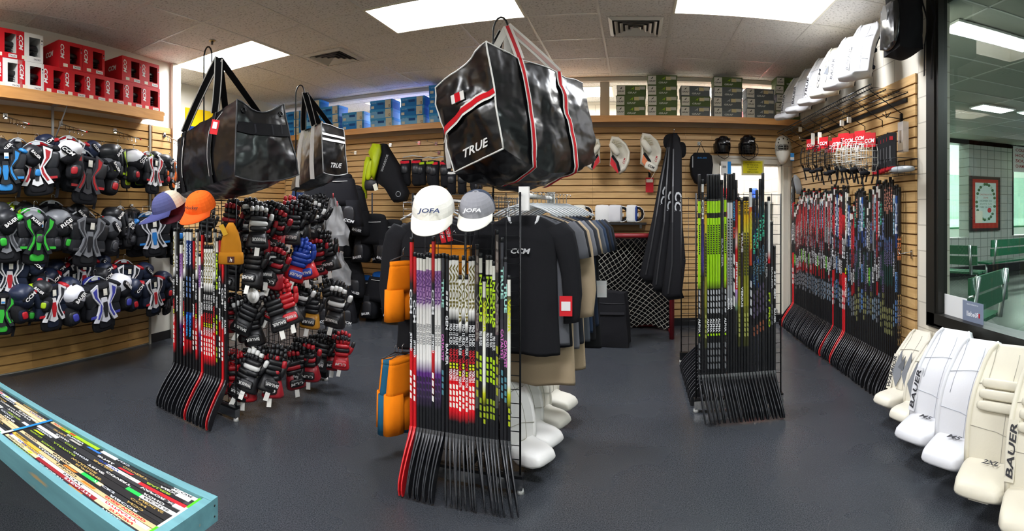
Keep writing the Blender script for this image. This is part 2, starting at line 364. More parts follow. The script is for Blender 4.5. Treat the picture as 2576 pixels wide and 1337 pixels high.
slat(m, LW(.03, -.02, 0), LD, LN, .33, 1.32, 2.48, MSLAT)
slat(m, (-5.45, 3.95, 0), (0, 1, 0), (1, 0, 0), 2.78, .1, 2.55, MSLAT)
struct(m.build('wall_left_slats'))
m = MB(); lwbox(m, -.03, .0, -.02, .012, .0, 2.48, M('8d887c', 'matte')); struct(m.build('trim_3'))
m = MB(); lwbox(m, .03, .36, -.025, -.01, 0, .1, MBLK); m.box((-5.2, 3.92, .05), (.8, .02, .1), MBLK).box((-1.7, YB-.005, .05), (7.6-.1, .02, .1), MBLK); struct(m.build('baseboard_left'))
# wall behind the camera
struct(MB().box((-1.5, -3.6, CEIL/2), (7.6, .1, CEIL), MPAINT).build('wall_front'))
m = MB(); lwbox(m, S0, SU(411, .3), -.02, .32, 2.53, 2.565, MSHELF); lwbox(m, S0, SU(411, .32), .30, .325, 2.47, 2.57, MSHELF)
tag(m.build('wall_shelf'), 'pine shelf on the left wall carrying red and white helmet boxes', 'shelf')
# yellow blue poster on recess wall
a = PX(466, 270, -5.44); c2 = PX(560, 341, -5.44); z1, z0 = a.z, PX(466, 341, -5.44).z
m = MB().box((-5.44, (a.y+c2.y)/2, (z0+z1)/2), (.006, c2.y-a.y, z1-z0), M('e9c30a', 'card')).box((-5.436, (a.y+c2.y)/2, z0+.07), (.004, c2.y-a.y, .14), M('14408f', 'card'))
tag(m.build('poster'), 'yellow poster with a blue band on the left wall behind the black bag', 'poster')
# ceiling stain tile
# ================================================================ hockey sticks
mst, nt, b = nodes_mat('stick_print', .38); va = nt.nodes.new('ShaderNodeVertexColor'); va.layer_name = 'Col'; nt.links.new(va.outputs['Color'], b.inputs['Base Color'])
MTAPE = M('1a1b1d', 'plastic')
def mixc(a, b_, t): a, b_ = lin(a), lin(b_); return tuple(a[i]*(1-t)+b_[i]*t for i in range(4))
class CB:                      # colour-attribute mesh builder for printed sticks
    def __init__(s): s.v = []; s.f = []; s.c = []
    def ring(s, pts, col): s.v += pts; s.c += [lin(col) if isinstance(col, str) else col]*len(pts)
    def mesh(s, name):
        me = bpy.data.meshes.new(name); me.from_pydata(s.v, [], s.f); me.materials.append(mst)
        a = me.color_attributes.new('Col', 'FLOAT_COLOR', 'POINT')
        a.data.foreach_set('color', [x for c in s.c for x in c]); me.update(); return me
SW, SD = .0175, .027           # shaft narrow side (x), wide side (y)
def stick_meshes(L, segs, texts=(), grip=0.0, gripc=None, blade='15161a', edge='34363a', hook=.03, bl=.27, bh=.062, marks=()):
    """local frame: shaft along z from .2 up to .30+L at the origin; blade runs down toward -y. segs: (fraction from top, colour)"""
    cb = CB(); k = 8; ch = .004
    def sec(z, col, o=(0, 0)):
        x, y = SW/2, SD/2
        p = [(-x+ch, -y), (x-ch, -y), (x, -y+ch), (x, y-ch), (x-ch, y), (-x+ch, y), (-x, y-ch), (-x, -y+ch)]
        cb.ring([(a+o[0], c+o[1], z) for a, c in p], col)
    zt = .30+L; Z = lambda f: zt-L*f
    rows = []
    for f, c in segs: rows.append((Z(f), c))
    for z, c in rows: sec(z, c)
    n = len(rows)
    for i in range(n-1): cb.f += [(i*k+j, (i+1)*k+j, (i+1)*k+(j+1) % k, i*k+(j+1) % k) for j in range(k)]
    cb.f += [tuple(range(k)), tuple(range((n-1)*k, n*k))[::-1]]
    for (f0, f1, st, col, face) in texts:
        vs, fs, asp = glyphs(st, .0, .03); o = len(cb.v); z0, z1 = Z(f0), Z(f1)
        for x, y in vs:
            zz = (z0+z1)/2 - x*(z0-z1)
            if face == 'F': cb.v.append((y*SW*.84, -SD/2-.0006, zz))
            else: cb.v.append((math.copysign(SW/2+.0006, 1 if face == 'R' else -1), (1 if face == 'R' else -1)*y*SD*.8, zz))
            cb.c.append(lin(col))
        cb.f += [tuple(a+o for a in f) for f in fs]
    for (f0, f1, n_, col, face) in marks:            # rows of small printed dashes
        if 5 <= n_ <= 8: n_ = n_//2+1
        for q in range(n_):
            a = f0+(f1-f0)*q/n_; c2 = a+(f1-f0)/n_*.72; o = len(cb.v); sl = .14*(f1-f0)/n_
            w = SW*.3
            if face == 'F': pts = [(-w, -SD/2-.0006, Z(a)), (w, -SD/2-.0006, Z(a+sl)), (w, -SD/2-.0006, Z(c2+sl)), (-w, -SD/2-.0006, Z(c2))]
            else: e = (SW/2+.0006)*(1 if face == 'R' else -1); w = SD*.36; pts = [(e, -w, Z(a)), (e, w, Z(a+sl)), (e, w, Z(c2+sl)), (e, -w, Z(c2))]
            cb.v += pts; cb.c += [lin(col)]*4; cb.f.append((o, o+1, o+2, o+3))
    shaft = cb.mesh('shaft')
    # grip tape / end cap
    cg = MB(); g = max(grip, .02)
    cg.loft([sring((0, 0, zt-L*g), SW+.002, SD+.002, 8, .5), sring((0, 0, zt-.004), SW+.002, SD+.002, 8, .5), sring((0, 0, zt+.006), SW+.001, SD+.001, 8, .5)], M(gripc, 'plastic') if gripc else MTAPE)
    gm = cg.mesh('grip')
    # blade: neck, heel, curved toe
    cb = CB(); N = 12; prof = []
    for i in range(N+1):
        t = i/N
        q_ = t*t*(3-2*t)*.75+t*.25; y = -bl*.84*q_; z = .30-(.30-.012)*t**1.02
        hgt = SD*(1-min(1, t/.4)) + bh*min(1, t/.4); hgt = hgt*(1 if t < .8 else 1-((t-.8)/.2)**2*.7)
        thk = .0062+(SW-.0062)*(1-t)**3.2; x = hook*t*t
        prof.append((x, y, z, hgt, thk))
    for i, (x, y, z, hgt, thk) in enumerate(prof):
        a, c2 = prof[max(0, i-1)], prof[min(N, i+1)]; dy, dz = c2[1]-a[1], c2[2]-a[2]; l = math.hypot(dy, dz); ny, nz = -dz/l, dy/l
        if i < 3: f_ = i/3; ny, nz = (1-f_)*1+f_*ny, f_*nz; l = math.hypot(ny, nz); ny /= l; nz /= l
        ny, nz = abs(ny), abs(nz)*(-1 if i > 0 else 1)
        h2 = hgt/2; off = 0 if i < 3 else 0
        pts = [(x-thk/2, y-ny*h2, z-nz*h2), (x, y-ny*(h2+.002), z-nz*(h2+.002)), (x+thk/2, y-ny*h2, z-nz*h2), (x+thk/2, y+ny*h2, z+nz*h2), (x, y+ny*(h2+.002), z+nz*(h2+.002)), (x-thk/2, y+ny*h2, z+nz*h2)]
        zs = min(p[2] for p in pts)
        if zs < .001: pts = [(p[0], p[1], p[2]-zs+.001) for p in pts]
        bc = blade if i > 1 else (segs[-1][1] if i == 0 else blade)
        cb.v += pts; cb.c += [lin(edge) if (j in (1, 4) and i > 3) else lin(bc) if isinstance(bc, str) else bc for j in range(6)]
    for i in range(N): cb.f += [(i*6+j, i*6+(j+1) % 6, (i+1)*6+(j+1) % 6, (i+1)*6+j) for j in range(6)]
    cb.f += [tuple(range(6))[::-1], tuple(range(N*6, N*6+6))]
    return shaft, gm, cb.mesh('blade')
BK = '17181b'
def seq(*a):     # hard-edged segments: (f, colour) pairs -> doubled boundaries; tuple ('>',) keeps a gradient
    out = [(0, a[0])]; i = 1
    while i < len(a):
        f, c = a[i], a[i+1]
        if isinstance(c, tuple): out.append((f, c[0]))          # gradient to colour
        else: out += [(f, out[-1][1]), (f+.0015, c)]
        i += 2
    out.append((1, out[-1][1])); return out
K = {}
K['ccm_red'] = dict(segs=seq('c4161e', .15, 'c4161e', .24, (BK,), .585, 'c9181f', .72, ('c9181f',)), texts=[(.27, .40, 'CCM', 'f0f0f0', 'F'), (.5, .6, 'JETSPEED', 'f0f0f0', 'F'), (.27, .4, 'CCM', 'f0f0f0', 'R')], marks=[(.7, .86, 7, 'f0ece6', 'F')], blade='c2141c', edge='e23a3a')
K['ccm_black'] = dict(segs=seq('c4161e', .15, 'c4161e', .24, (BK,), .585, 'c9181f', .83, (BK,)), texts=[(.27, .40, 'CCM', 'f0f0f0', 'F'), (.5, .6, 'JETSPEED', 'f0f0f0', 'F')], marks=[(.7, .86, 7, 'f0ece6', 'F')])
K['vapor_purple'] = dict(segs=seq('e9e6dd', .09, '8c5f98', .24, ('b98fc2',), .32, ('e6e4e0',), .6, 'e6e4e0', .68, ('5b2a78',), .8, ('4b3a5c',), .88, (BK,)), texts=[(.1, .29, 'VAPOR', '5a2b74', 'F'), (.4, .52, 'PRO 30 FLEX', '8a8a8a', 'F')], marks=[(.7, .86, 6, '2b2233', 'F')])
K['vapor_gold'] = dict(segs=seq('ecebe4', .3, 'f0efe9', .36, (BK,), .62, BK, .70, ('d5121d',), .86, ('e01a26',), .93, (BK,)), texts=[(.04, .30, 'VAPOR', '6e6322', 'F'), (.38, .5, 'PRO 12 FLEX', 'd8d8d8', 'F'), (.52, .6, 'VAPOR', 'c8202a', 'F'), (.635, .7, 'YOUTH', 'f2f2f2', 'F')], marks=[(.60, .635, 2, 'd4dc1a', 'F'), (.72, .86, 6, 'f2ece0', 'F')])
K['nexus'] = dict(segs=seq('e4e2d6', .1, BK, .55, BK, .9, BK), texts=[(.11, .37, 'NEXUS', 'b9e01c', 'F'), (.42, .5, 'PRO 30 FLEX', 'd8d8d8', 'F')], marks=[(.55, .7, 6, 'a8cf1c', 'F'), (.78, .9, 5, '8ea322', 'F')])
K['nexus_white'] = dict(segs=seq('e4e2d6', .12, '4a4a3c', .2, ('a8a83a',), .38, ('ecebe0',), .66, 'ecebe0', .72, ('c8cc20',), .8, (BK,)), texts=[(.14, .34, 'VAPOR', 'c9d022', 'F')], marks=[(.8, .92, 5, 'a9b820', 'F')])
K['true_dark'] = dict(segs=seq('3a3b40', .1, '2a2b2f', .4, '36343a', .6, '1d1d20'), texts=[(.14, .3, 'TRUE', '9fd6c8', 'F'), (.45, .6, 'CATALYST', 'c86ab4', 'F')], marks=[(.65, .8, 4, '4d7f8c', 'F')])
K['gen'] = dict(segs=seq(BK, .3, BK), texts=[(.34, .42, 'GEN', 'e8e8e8', 'F'), (.5, .62, 'BAUER', 'd8d8d8', 'F')], marks=[(.2, .32, 6, 'c9c9c9', 'F')])
K['camo'] = dict(segs=seq('4a4440', .1, '6b5d57', .2, '332f2e', .35, '5a4a4c', .5, '2c2a2e', .7, '4a4a44', .85, BK), texts=[(.25, .5, 'VAPOR', '807a70', 'F')], marks=[(.05, .2, 5, '8a7f78', 'F'), (.55, .8, 8, 'a0a428', 'F')])
K['ghost_blue'] = dict(segs=seq('e9e9e4', .08, '1b3f86', .3, (BK,), .6, '1d4fb0', .72, (BK,), .8, 'c21822', .9, (BK,)), texts=[(.1, .26, 'VAPOR', 'dfe6f2', 'F'), (.62, .78, 'BAUER', '3aa0ee', 'F')], marks=[(.34, .5, 6, '6f8fc8', 'F')])
K['alpha'] = dict(segs=seq('2a2b2d', .02, '3a3b3d', .13, 'aee80a', .19, '20221a', .215, 'b4f00c', .53, ('9cd20c',), .565, ('5f7a12',), .57, BK), texts=[(.72, .79, 'ALPHA', 'f2f2f2', 'F')], marks=[(.25, .40, 14, '1c2408', 'F'), (.575, .70, 4, 'b9bcc0', 'F'), (.795, .81, 1, 'b4f00c', 'F'), (.84, .98, 7, '77797c', 'F')], grip=.12, gripc='202124')
K['alpha_white'] = dict(segs=seq('222325', .14, 'd8dadd', .6, ('9a9ca0',), .66, BK), texts=[(.62, .68, 'ALPHA', 'f2f2f2', 'F')], marks=[(.22, .42, 14, '2a2a2c', 'F'), (.43, .56, 9, '5a5c60', 'F')], grip=.13, gripc='202124')
K['covert'] = dict(segs=seq('1b1c1e', .1, '1a1b1e', .5, BK), texts=[(.14, .24, 'COVERT', '3a9ad8', 'F'), (.27, .33, 'DX', 'd8402c', 'F')], marks=[(.40, .68, 7, 'ecece8', 'F')], grip=.08, gripc='202124')
K['jetspeed'] = dict(segs=seq('1e1c1e', .24, ('a8141c',), .32, ('e8c4c0',), .36, ('c81a22',), .56, 'c81a22', .565, 'c08ad0', .66, ('6e8c6c',), .68, ('2a2c2a',), .8, BK), texts=[(.42, .56, 'JETSPEED', 'f4f4f4', 'F')], grip=.1, gripc='202124')
K['true_yellow'] = dict(segs=seq('e2b60a', .12, 'e2b60a', .2, ('cfc43a',), .28, ('6d6d1e',), .5, ('8a8a24',), .62, '6e7022', .75, ('3c3e1c',), .85, BK), texts=[(.02, .1, 'TRUE', '1c1c1c', 'F')], marks=[(.2, .45, 14, '24261a', 'F'), (.66, .8, 8, 'a8ac5a', 'F')])
K['ribcor'] = dict(segs=seq('2c2626', .2, '4a2a22', .3, '2a2224', .5, BK), texts=[(.18, .3, 'TRUE', 'c8c8cc', 'F'), (.5, .62, 'VERSUS', 'e8e8e8', 'F')])
K['true_teal'] = dict(segs=seq('1e2124', .14, '1f3338', .3, (BK,), .36, '1c2024', .6, BK), texts=[(.2, .32, 'TRUE', '3cb894', 'F'), (.36, .5, 'CATALYST', '4a7288', 'F')], marks=[(.55, .7, 4, '50455f', 'F'), (.74, .8, 2, '8a4c34', 'F')], grip=.08, gripc='2a2b2e')
K['sling'] = dict(segs=seq('e4e4e2', .1, 'd04a1a', .2, ('c8c21e',), .34, ('b4401e',), .42, BK), texts=[(.12, .34, 'VAPOR', 'cfc43a', 'F')], marks=[(.5, .7, 6, 'c9ccd0', 'F')])
K['fly_white'] = dict(segs=seq('eceae6', .3, 'eceae6', .36, ('b81c28',), .38, '2a1a1c', .42, BK), texts=[(.55, .75, 'FT PRO', 'a8c81c', 'F')])
K['plain'] = dict(segs=seq('24262a', .3, '2b2c30', .6, BK), texts=[(.3, .45, 'BAUER', '9a9c9e', 'F')], marks=[(.55, .7, 4, '5a5c60', 'F')])
K['purple_dk'] = dict(segs=seq('e8e6e2', .06, '1f2024', .2, '2a1f5e', .42, ('3a2a86',), .5, (BK,)), texts=[(.1, .2, 'CCM', 'f2f2f2', 'F')])
LBL = {'ccm_red': 'red bladed youth stick with white letters', 'ccm_black': 'red topped stick with black blade', 'vapor_purple': 'white and purple youth stick', 'vapor_gold': 'white gold lettered stick with red lower shaft',
 'nexus': 'black stick with lime green lettering', 'nexus_white': 'white stick with yellow green fades', 'true_dark': 'dark camouflage stick with pastel lettering', 'gen': 'black stick with small white lettering', 'camo': 'brown grey camouflage stick', 'ghost_blue': 'blue and black stick with white top',
 'alpha': 'lime green stick with black top and bottom', 'alpha_white': 'white stick with black dashes', 'covert': 'black stick with blue letters and white slashes', 'jetspeed': 'red to lilac stick with white lettering', 'true_yellow': 'yellow topped olive stick', 'ribcor': 'dark brown stick with silver lettering',
 'true_teal': 'black stick with teal lettering', 'sling': 'orange and yellow printed stick', 'fly_white': 'white shafted stick with red band', 'plain': 'plain charcoal stick with grey lettering', 'purple_dk': 'black stick with deep purple shaft'}
_sm = {}
def smesh(kind, L, **kw):
    key = (kind, round(L, 1), tuple(sorted(kw.items())))
    if key not in _sm: a = dict(K[kind]); a.update(kw); _sm[key] = stick_meshes(round(L, 1), **a)
    return _sm[key]
def stick(kind, L, mat, label, group, **kw):
    s, g, bl = smesh(kind, L, **kw)
    t = thing('hockey_stick', label, 'hockey stick', mat, group)
    zs = L/round(L, 1)
    o = obj('shaft', s, t); o.scale.z = zs; o.location.z = .30*(1-zs); o2 = obj('grip', g, t); o2.scale.z = zs; o2.location.z = .30*(1-zs); obj('blade', bl, t)
    return t
MPRICE = M('e9e6da', 'card')
def place_row(rows, Y, group, where, lean=0.0, rz=0, hooks=.02, blade_drop=0):
    """rows: (u at top, v at top, kind[, toe shift])"""
    cnt = {}; tot = {}
    for r in rows: tot[r[2]] = tot.get(r[2], 0)+1
    for r in rows:
        u, v, kind = r[:3]; y = Y + (r[3] if len(r) > 3 else 0); p = PY(u, v, y); L = p.z-.30
        i = cnt.get(kind, 0); cnt[kind] = i+1
        lab = LBL[kind] + ' ' + where + (', the only one' if tot[kind] == 1 else ', %s such from left' % ordn(i))
        a = (rz(u) if callable(rz) else rz) + rnd.uniform(-3, 3)
        stick(kind, L, Matrix.Translation((p.x, y, 0)) @ Euler((0, 0, R(a))).to_matrix().to_4x4(), lab, group, hook=hooks, bl=.25)
GY = 2.655
# centre rack front (u, v of the shaft top)
Cr = [(1036, 600, 'ccm_red'), (1045, 637, 'ccm_red'), (1053, 640, 'vapor_purple'), (1061, 641, 'vapor_purple'), (1069, 643, 'vapor_purple'), (1077, 638, 'vapor_purple'), (1084, 640, 'vapor_purple'),
      (1091, 598, 'ccm_black'), (1099, 642, 'vapor_purple'), (1107, 641, 'vapor_purple'), (1116, 640, 'true_dark'), (1125, 642, 'gen'),
      (1134, 646, 'vapor_gold'), (1142, 645, 'vapor_gold'), (1150, 646, 'vapor_gold'), (1158, 695, 'vapor_gold'), (1166, 646, 'vapor_gold'), (1174, 695, 'vapor_gold'), (1183, 648, 'vapor_gold'), (1191, 647, 'vapor_gold'),
      (1200, 618, 'camo'), (1209, 640, 'nexus'), (1218, 700, 'nexus_white'), (1226, 645, 'nexus'), (1235, 645, 'nexus'), (1242, 660, 'nexus'), (1250, 580, 'camo', .0), (1262, 600, 'true_dark'), (1271, 650, 'true_dark'), (1280, 695, 'nexus_white')]
place_row(Cr, GY, 'sticks on the front of the centre rack', 'on the centre rack', rz=lambda u: 3 if u < 1118 else 17 if u < 1200 else 21)
# left rack front
Lr = [(440, 576, 'vapor_gold'), (448, 575, 'gen'), (456, 610, 'vapor_purple'), (465, 578, 'vapor_gold'), (473, 577, 'ghost_blue'), (481, 578, 'ghost_blue'), (489, 600, 'ccm_black'), (496, 578, 'vapor_gold'), (504, 640, 'vapor_purple'), (510, 584, 'ccm_red'),
      (517, 620, 'vapor_gold'), (523, 620, 'vapor_gold'), (529, 620, 'vapor_gold'), (535, 620, 'vapor_gold'), (541, 578, 'vapor_gold'), (548, 600, 'nexus'), (555, 598, 'ccm_black'), (562, 640, 'ccm_red'), (569, 655, 'gen')]
Lr2 = []
for r in Lr: Lr2.append(r)
def row_left(rows):
    cnt = {}; tot = {}
    for r in rows: tot[r[2]] = tot.get(r[2], 0)+1
    for r in rows:
        u, v, kind = r; p = PY(u, v, 2.60); i = cnt.get(kind, 0); cnt[kind] = i+1
        stick(kind, p.z-.30, Matrix.Translation((p.x, 2.60, 0)) @ Matrix.Rotation(R(9+rnd.uniform(-3, 3)), 4, 'Z'), LBL[kind]+' on the left rack'+(', the only one' if tot[kind] == 1 else ', %s such from left' % ordn(i)), 'sticks on the front of the left glove rack', hook=.02)
row_left(Lr)
# right rack front
Rr = [(1759, 441, 'alpha'), (1767, 454, 'purple_dk'), (1775, 498, 'true_yellow'), (1781, 441, 'alpha'), (1788, 441, 'alpha'), (1795, 441, 'alpha'), (1802, 441, 'alpha'), (1809, 440, 'alpha'), (1816, 455, 'plain'), (1824, 438, 'alpha'), (1832, 440, 'alpha_white'), (1839, 440, 'alpha_white'),
      (1846, 437, 'covert'), (1852, 455, 'jetspeed'), (1859, 498, 'true_yellow'), (1866, 505, 'ribcor'), (1873, 497, 'true_yellow'), (1880, 497, 'true_yellow'), (1888, 475, 'sling'), (1896, 500, 'true_teal'), (1904, 480, 'true_teal'), (1912, 452, 'true_teal'), (1919, 437, 'true_teal'), (1927, 510, 'plain'), (1934, 497, 'fly_white'), (1941, 560, 'plain'), (1948, 620, 'gen')]
place_row(Rr, 3.80, 'sticks on the front of the right rack', 'on the right rack', rz=1, hooks=.02)
# sticks standing in the side bay of the right rack, blades toward the goal
for i in range(14):
    y = 3.98+.07*i; p = P(1735, 470, 4.4); L = 1.05+.1*rnd.random()
    k = ['plain', 'gen', 'true_dark', 'ccm_black'][i % 4]
    stick(k, L, Matrix.Translation((.66, y, 0)) @ Matrix.Rotation(R(-90+rnd.uniform(-3, 3)), 4, 'Z'), LBL[k]+' in the right rack bay, %s from front' % ordn(i), 'sticks in the side bay of the right rack', bl=.28)
# long row against the right slat wall
WK = {}
def wallkind(nm, segs, txts, mk, **k): K[nm] = dict(segs=segs, texts=[(a, b_, s, c, f) for a, b_, s, c in txts for f in 'RF'], marks=[(a, b_, n, c, f) for a, b_, n, c in mk for f in 'RF'], **k)
wallkind('w_red', seq('b01820', .03, 'e6e2dc', .07, '4c2022', .12, '9e1c26', .3, '5a1a22', .45, '2a1a1e', .6, '8a141c', .68, BK), [(.14, .36, 'VAPOR', 'c8303a'), (.5, .6, 'BAUER', 'd0d0d0')], [(.38, .46, 4, '8a2830'), (.7, .85, 4, '7c8086')])
wallkind('w_redblade', seq('1c1c1e', .2, 'c81c26', .35, (BK,), .6, 'd4202a'), [(.36, .5, 'CCM', 'f2f2f2')], [(.72, .86, 5, 'f0e8e0')], blade='c2181e', edge='f04038')
wallkind('w_black', seq(BK, .05, 'e8e6de', .1, '222428', .5, BK), [(.12, .34, 'BAUER', 'c8cad0'), (.45, .58, 'HYPER', 'a8aab0')], [(.36, .42, 2, '5a6688'), (.66, .8, 4, '64788a')])
wallkind('w_white', seq('e8e8e4', .05, '7a2a30', .12, ('9a9c9e',), .26, ('74767a',), .4, BK), [(.1, .28, 'VAPOR', 'a01c24'), (.5, .6, 'CCM', 'e8e8e8')], [(.7, .84, 5, '8aa0b4')])
wallkind('w_teal', seq(BK, .05, BK, .4, '14302c', .6, BK), [(.1, .24, 'TRUE', '49a890'), (.42, .55, 'CATALYST', '66587e')], [(.3, .38, 2, '4a5f8a'), (.70, .86, 4, '7c7c50')])
wallkind('w_blue', seq('1c1d20', .06, '2456a8', .3, ('16306a',), .36, BK), [(.1, .28, 'CCM', 'e8eef8'), (.5, .62, 'RIBCOR', '6a9ad8')], [(.66, .8, 4, '5a86c8')])
wallkind('w_green', seq('17402a', .08, 'e0e0dc', .12, '1a1b1e', .5, '1f5a2c', .62, BK), [(.2, .4, 'WARRIOR', 'a8aaa8'), (.5, .6, 'QR', '8ad83a')], [(.7, .8, 4, '7a7c80')])
wallkind('w_gold', seq('eae8e0', .3, 'eceae4', .4, (BK,), .6, 'd41a24', .8, (BK,)), [(.05, .3, 'VAPOR', '6e6322'), (.62, .76, 'BAUER', 'f4ece0')], [(.55, .6, 2, 'd4dc1a')])
wallkind('w_true', seq(BK, .1, '15161a', .7, '1c2c50', .8, BK), [(.28, .42, 'TRUE', 'c87a4a'), (.62, .92, 'PROJECT X', 'a88a5a')], [])
WL = {'w_red': 'black and dark red stick', 'w_redblade': 'red stick with red blade', 'w_black': 'black stick with grey lettering', 'w_white': 'white and grey topped stick', 'w_teal': 'black stick with coloured lettering', 'w_blue': 'blue and black stick', 'w_green': 'green topped black stick', 'w_gold': 'white stick with gold letters', 'w_true': 'tall black stick with tan lettering'}
LBL.update(WL)
NW = 76
for q_, (a_, off, c_) in enumerate((('w_teal', .10, '7a86b8'), ('w_teal', -.06, 'b87a68'), ('w_black', .09, 'b8a060'), ('w_black', -.05, '8ab0c8'), ('w_red', .08, 'c8c4c0'))):
    b_ = K[a_]; n_ = a_+'_%d' % q_; K[n_] = dict(b_, texts=[(x+off*(1 if x < .5 else .5), y+off*(1 if x < .5 else .5), s_, c_ if i_ < 2 else c, f_) for i_, (x, y, s_, c, f_) in enumerate(b_['texts'])], marks=[(x-off*.5, y-off*.5, m_, c, f_) for x, y, m_, c, f_ in b_['marks']]); WL[n_] = WL[a_]
# height profile along the wall (u, v at top), from the photo
prof = [(2000, 512), (2010, 508), (2016, 482), (2080, 478), (2086, 475), (2110, 470), (2130, 475), (2134, 468), (2140, 510), (2146, 520), (2155, 470), (2165, 476), (2175, 480), (2184, 495), (2192, 475), (2203, 458), (2215, 460), (2230, 452), (2245, 455), (2258, 470), (2274, 450), (2285, 449)]
def vtop(u):
    for (a, va_), (b_, vb) in zip(prof, prof[1:]):
        if a <= u <= b_: return va_+(vb-va_)*(u-a)/(b_-a)
    return 450
yA, yB = 6.55, 3.66
wk = []
for i in range(NW):
    f = i/(NW-1); y = yA+(yB-yA)*f
    u = UN+F*math.atan2(XR-.075, y); 
    p = PX(u, vtop(u)+rnd.uniform(-7, 12), XR-.075)
    if i in (1, 2, 38, 45, 46): k = 'w_redblade'
    elif i == NW-1: k = 'w_true'
    elif i == 47: k = 'w_gold'
    elif i == 3: k = 'w_green'
    elif u < 2090: k = rnd.choice(['w_red', 'w_red', 'w_red', 'w_white', 'w_black_3', 'w_green', 'w_red_4', 'w_red_4'])
    elif u < 2150: k = rnd.choice(['w_red', 'w_white', 'w_red', 'w_black', 'w_blue'])
    else: k = rnd.choice(['w_black', 'w_teal', 'w_teal_0', 'w_teal_1', 'w_black_2', 'w_black_3', 'w_blue', 'w_green', 'w_red', 'w_white'])
    wk.append((p, y, k))
for i, (p, y, k) in enumerate(wk):
    stick(k, p.z-.30, Matrix.Translation((XR-.075, y, 0)) @ Matrix.Rotation(R(-72+rnd.uniform(-4, 4)), 4, 'Z'), WL[k]+' along the right slat wall, '+ordn(i)+' stick from the doorway', 'sticks lined up along the right slat wall', bl=.25)
# ================================================================ grid racks
MWIRE = M('101113', 'wire'); MCHR = M('c8c8c8', 'chrome'); MWT = M('e6e5e0', 'plastic')
def grid_panel(name, parent, A, B, z0, z1, nx=7, nz=None, mat=None, rw=.0026, pitch=.0762):
    """wire grid panel between plan points A and B"""
    mat = mat or MWIRE; m = MB(); A, B = Vector((*A, 0)), Vector((*B, 0)); W = (B-A).length; d = (B-A).normalized()
    k = max(2, round(W/pitch)); n = int((z1-z0)/pitch)
    for i in range(k+1):
        q = A + d*W*i/k; e = i in (0, k)
        m.tube([q+Vector((0, 0, z0)), q+Vector((0, 0, z1))], .006 if e else rw, mat, 5 if e else 4)
    off = Vector((-d.y, d.x, 0))*.005
    for j in range(n+1):
        z = z0+.01+(z1-z0-.02)*j/n; m.tube([A+off+Vector((0, 0, z)), B+off+Vector((0, 0, z))], .0035 if j in (0, n) else rw, mat, 4)
    return m.build(name, parent)
def rack(label, x0, x1, y0, y1, zt):
    t = thing('display_rack', label, 'display rack'); xm = (x0+x1)/2
    grid_panel('front_grid', t, (x0, y0), (x1, y0), .09, zt); grid_panel('rear_grid', t, (x0, y1), (x1, y1), .09, zt)
    grid_panel('middle_grid', t, (xm, y0+.02), (xm, y1-.02), .09, zt)
    for y in (y0, y1):
        m = MB().box((xm, y+.0, .055), (x1-x0+.03, .045, .06), MCHR if y == y0 else MWIRE).box((xm, y, .093), (x1-x0+.03, .05, .016), MWIRE); m.build('base_bar', t)
        for x in (x0, x1): MB().tube([(x, y, .0), (x, y, .03)], [.022, .015], MWT, 10).build('foot', t)
    MB().box((xm, (y0+y1)/2, .07), (.03, y1-y0-.02, .04), MWIRE).build('base_bar', t)
    return t
C0 = rack('black wire grid rack in the centre holding youth sticks, caps and shirts', -1.245, -.615, 2.70, 3.99, 1.615)
L0 = rack('black wire grid rack on the left holding sticks and rows of gloves', -3.27, -2.60, 2.66, 3.80, 1.60)
R0 = rack('black wire grid rack on the right holding adult sticks', .45, 1.11, 3.86, 5.13, 1.645)
# tall hook poles the bags hang from
def pole(x, y, u, v, label, z0=1.5):
    zt = PY(u, v, y).z; m = MB(); r = .05
    pts = [(x, y, z0), (x, y, zt-.09)] + [(x+r-r*math.cos(PI*i/8), y, zt-.09+.09*math.sin(PI*i/8)) for i in range(1, 9)] + [(x+2*r, y, zt-.16), (x+2*r+.03, y, zt-.19)]
    o = m.tube(pts, .0065, MWIRE, 8).build('bag_hook'); return tag(o, label, 'bag hook')
pole(PY(1241, 60, 3.2).x, 3.2, 1255, 44, 'tall black hooked pole on the centre rack carrying the red striped bag', .1)
pole(PY(513, 130, 2.95).x, 2.95, 525, 117, 'tall black hooked pole on the left rack carrying the big black bag', .1)
pole(PY(744, 225, 3.75).x, 3.75, 757, 214, 'tall black hooked pole at the back of the left rack carrying the small bag', .1)
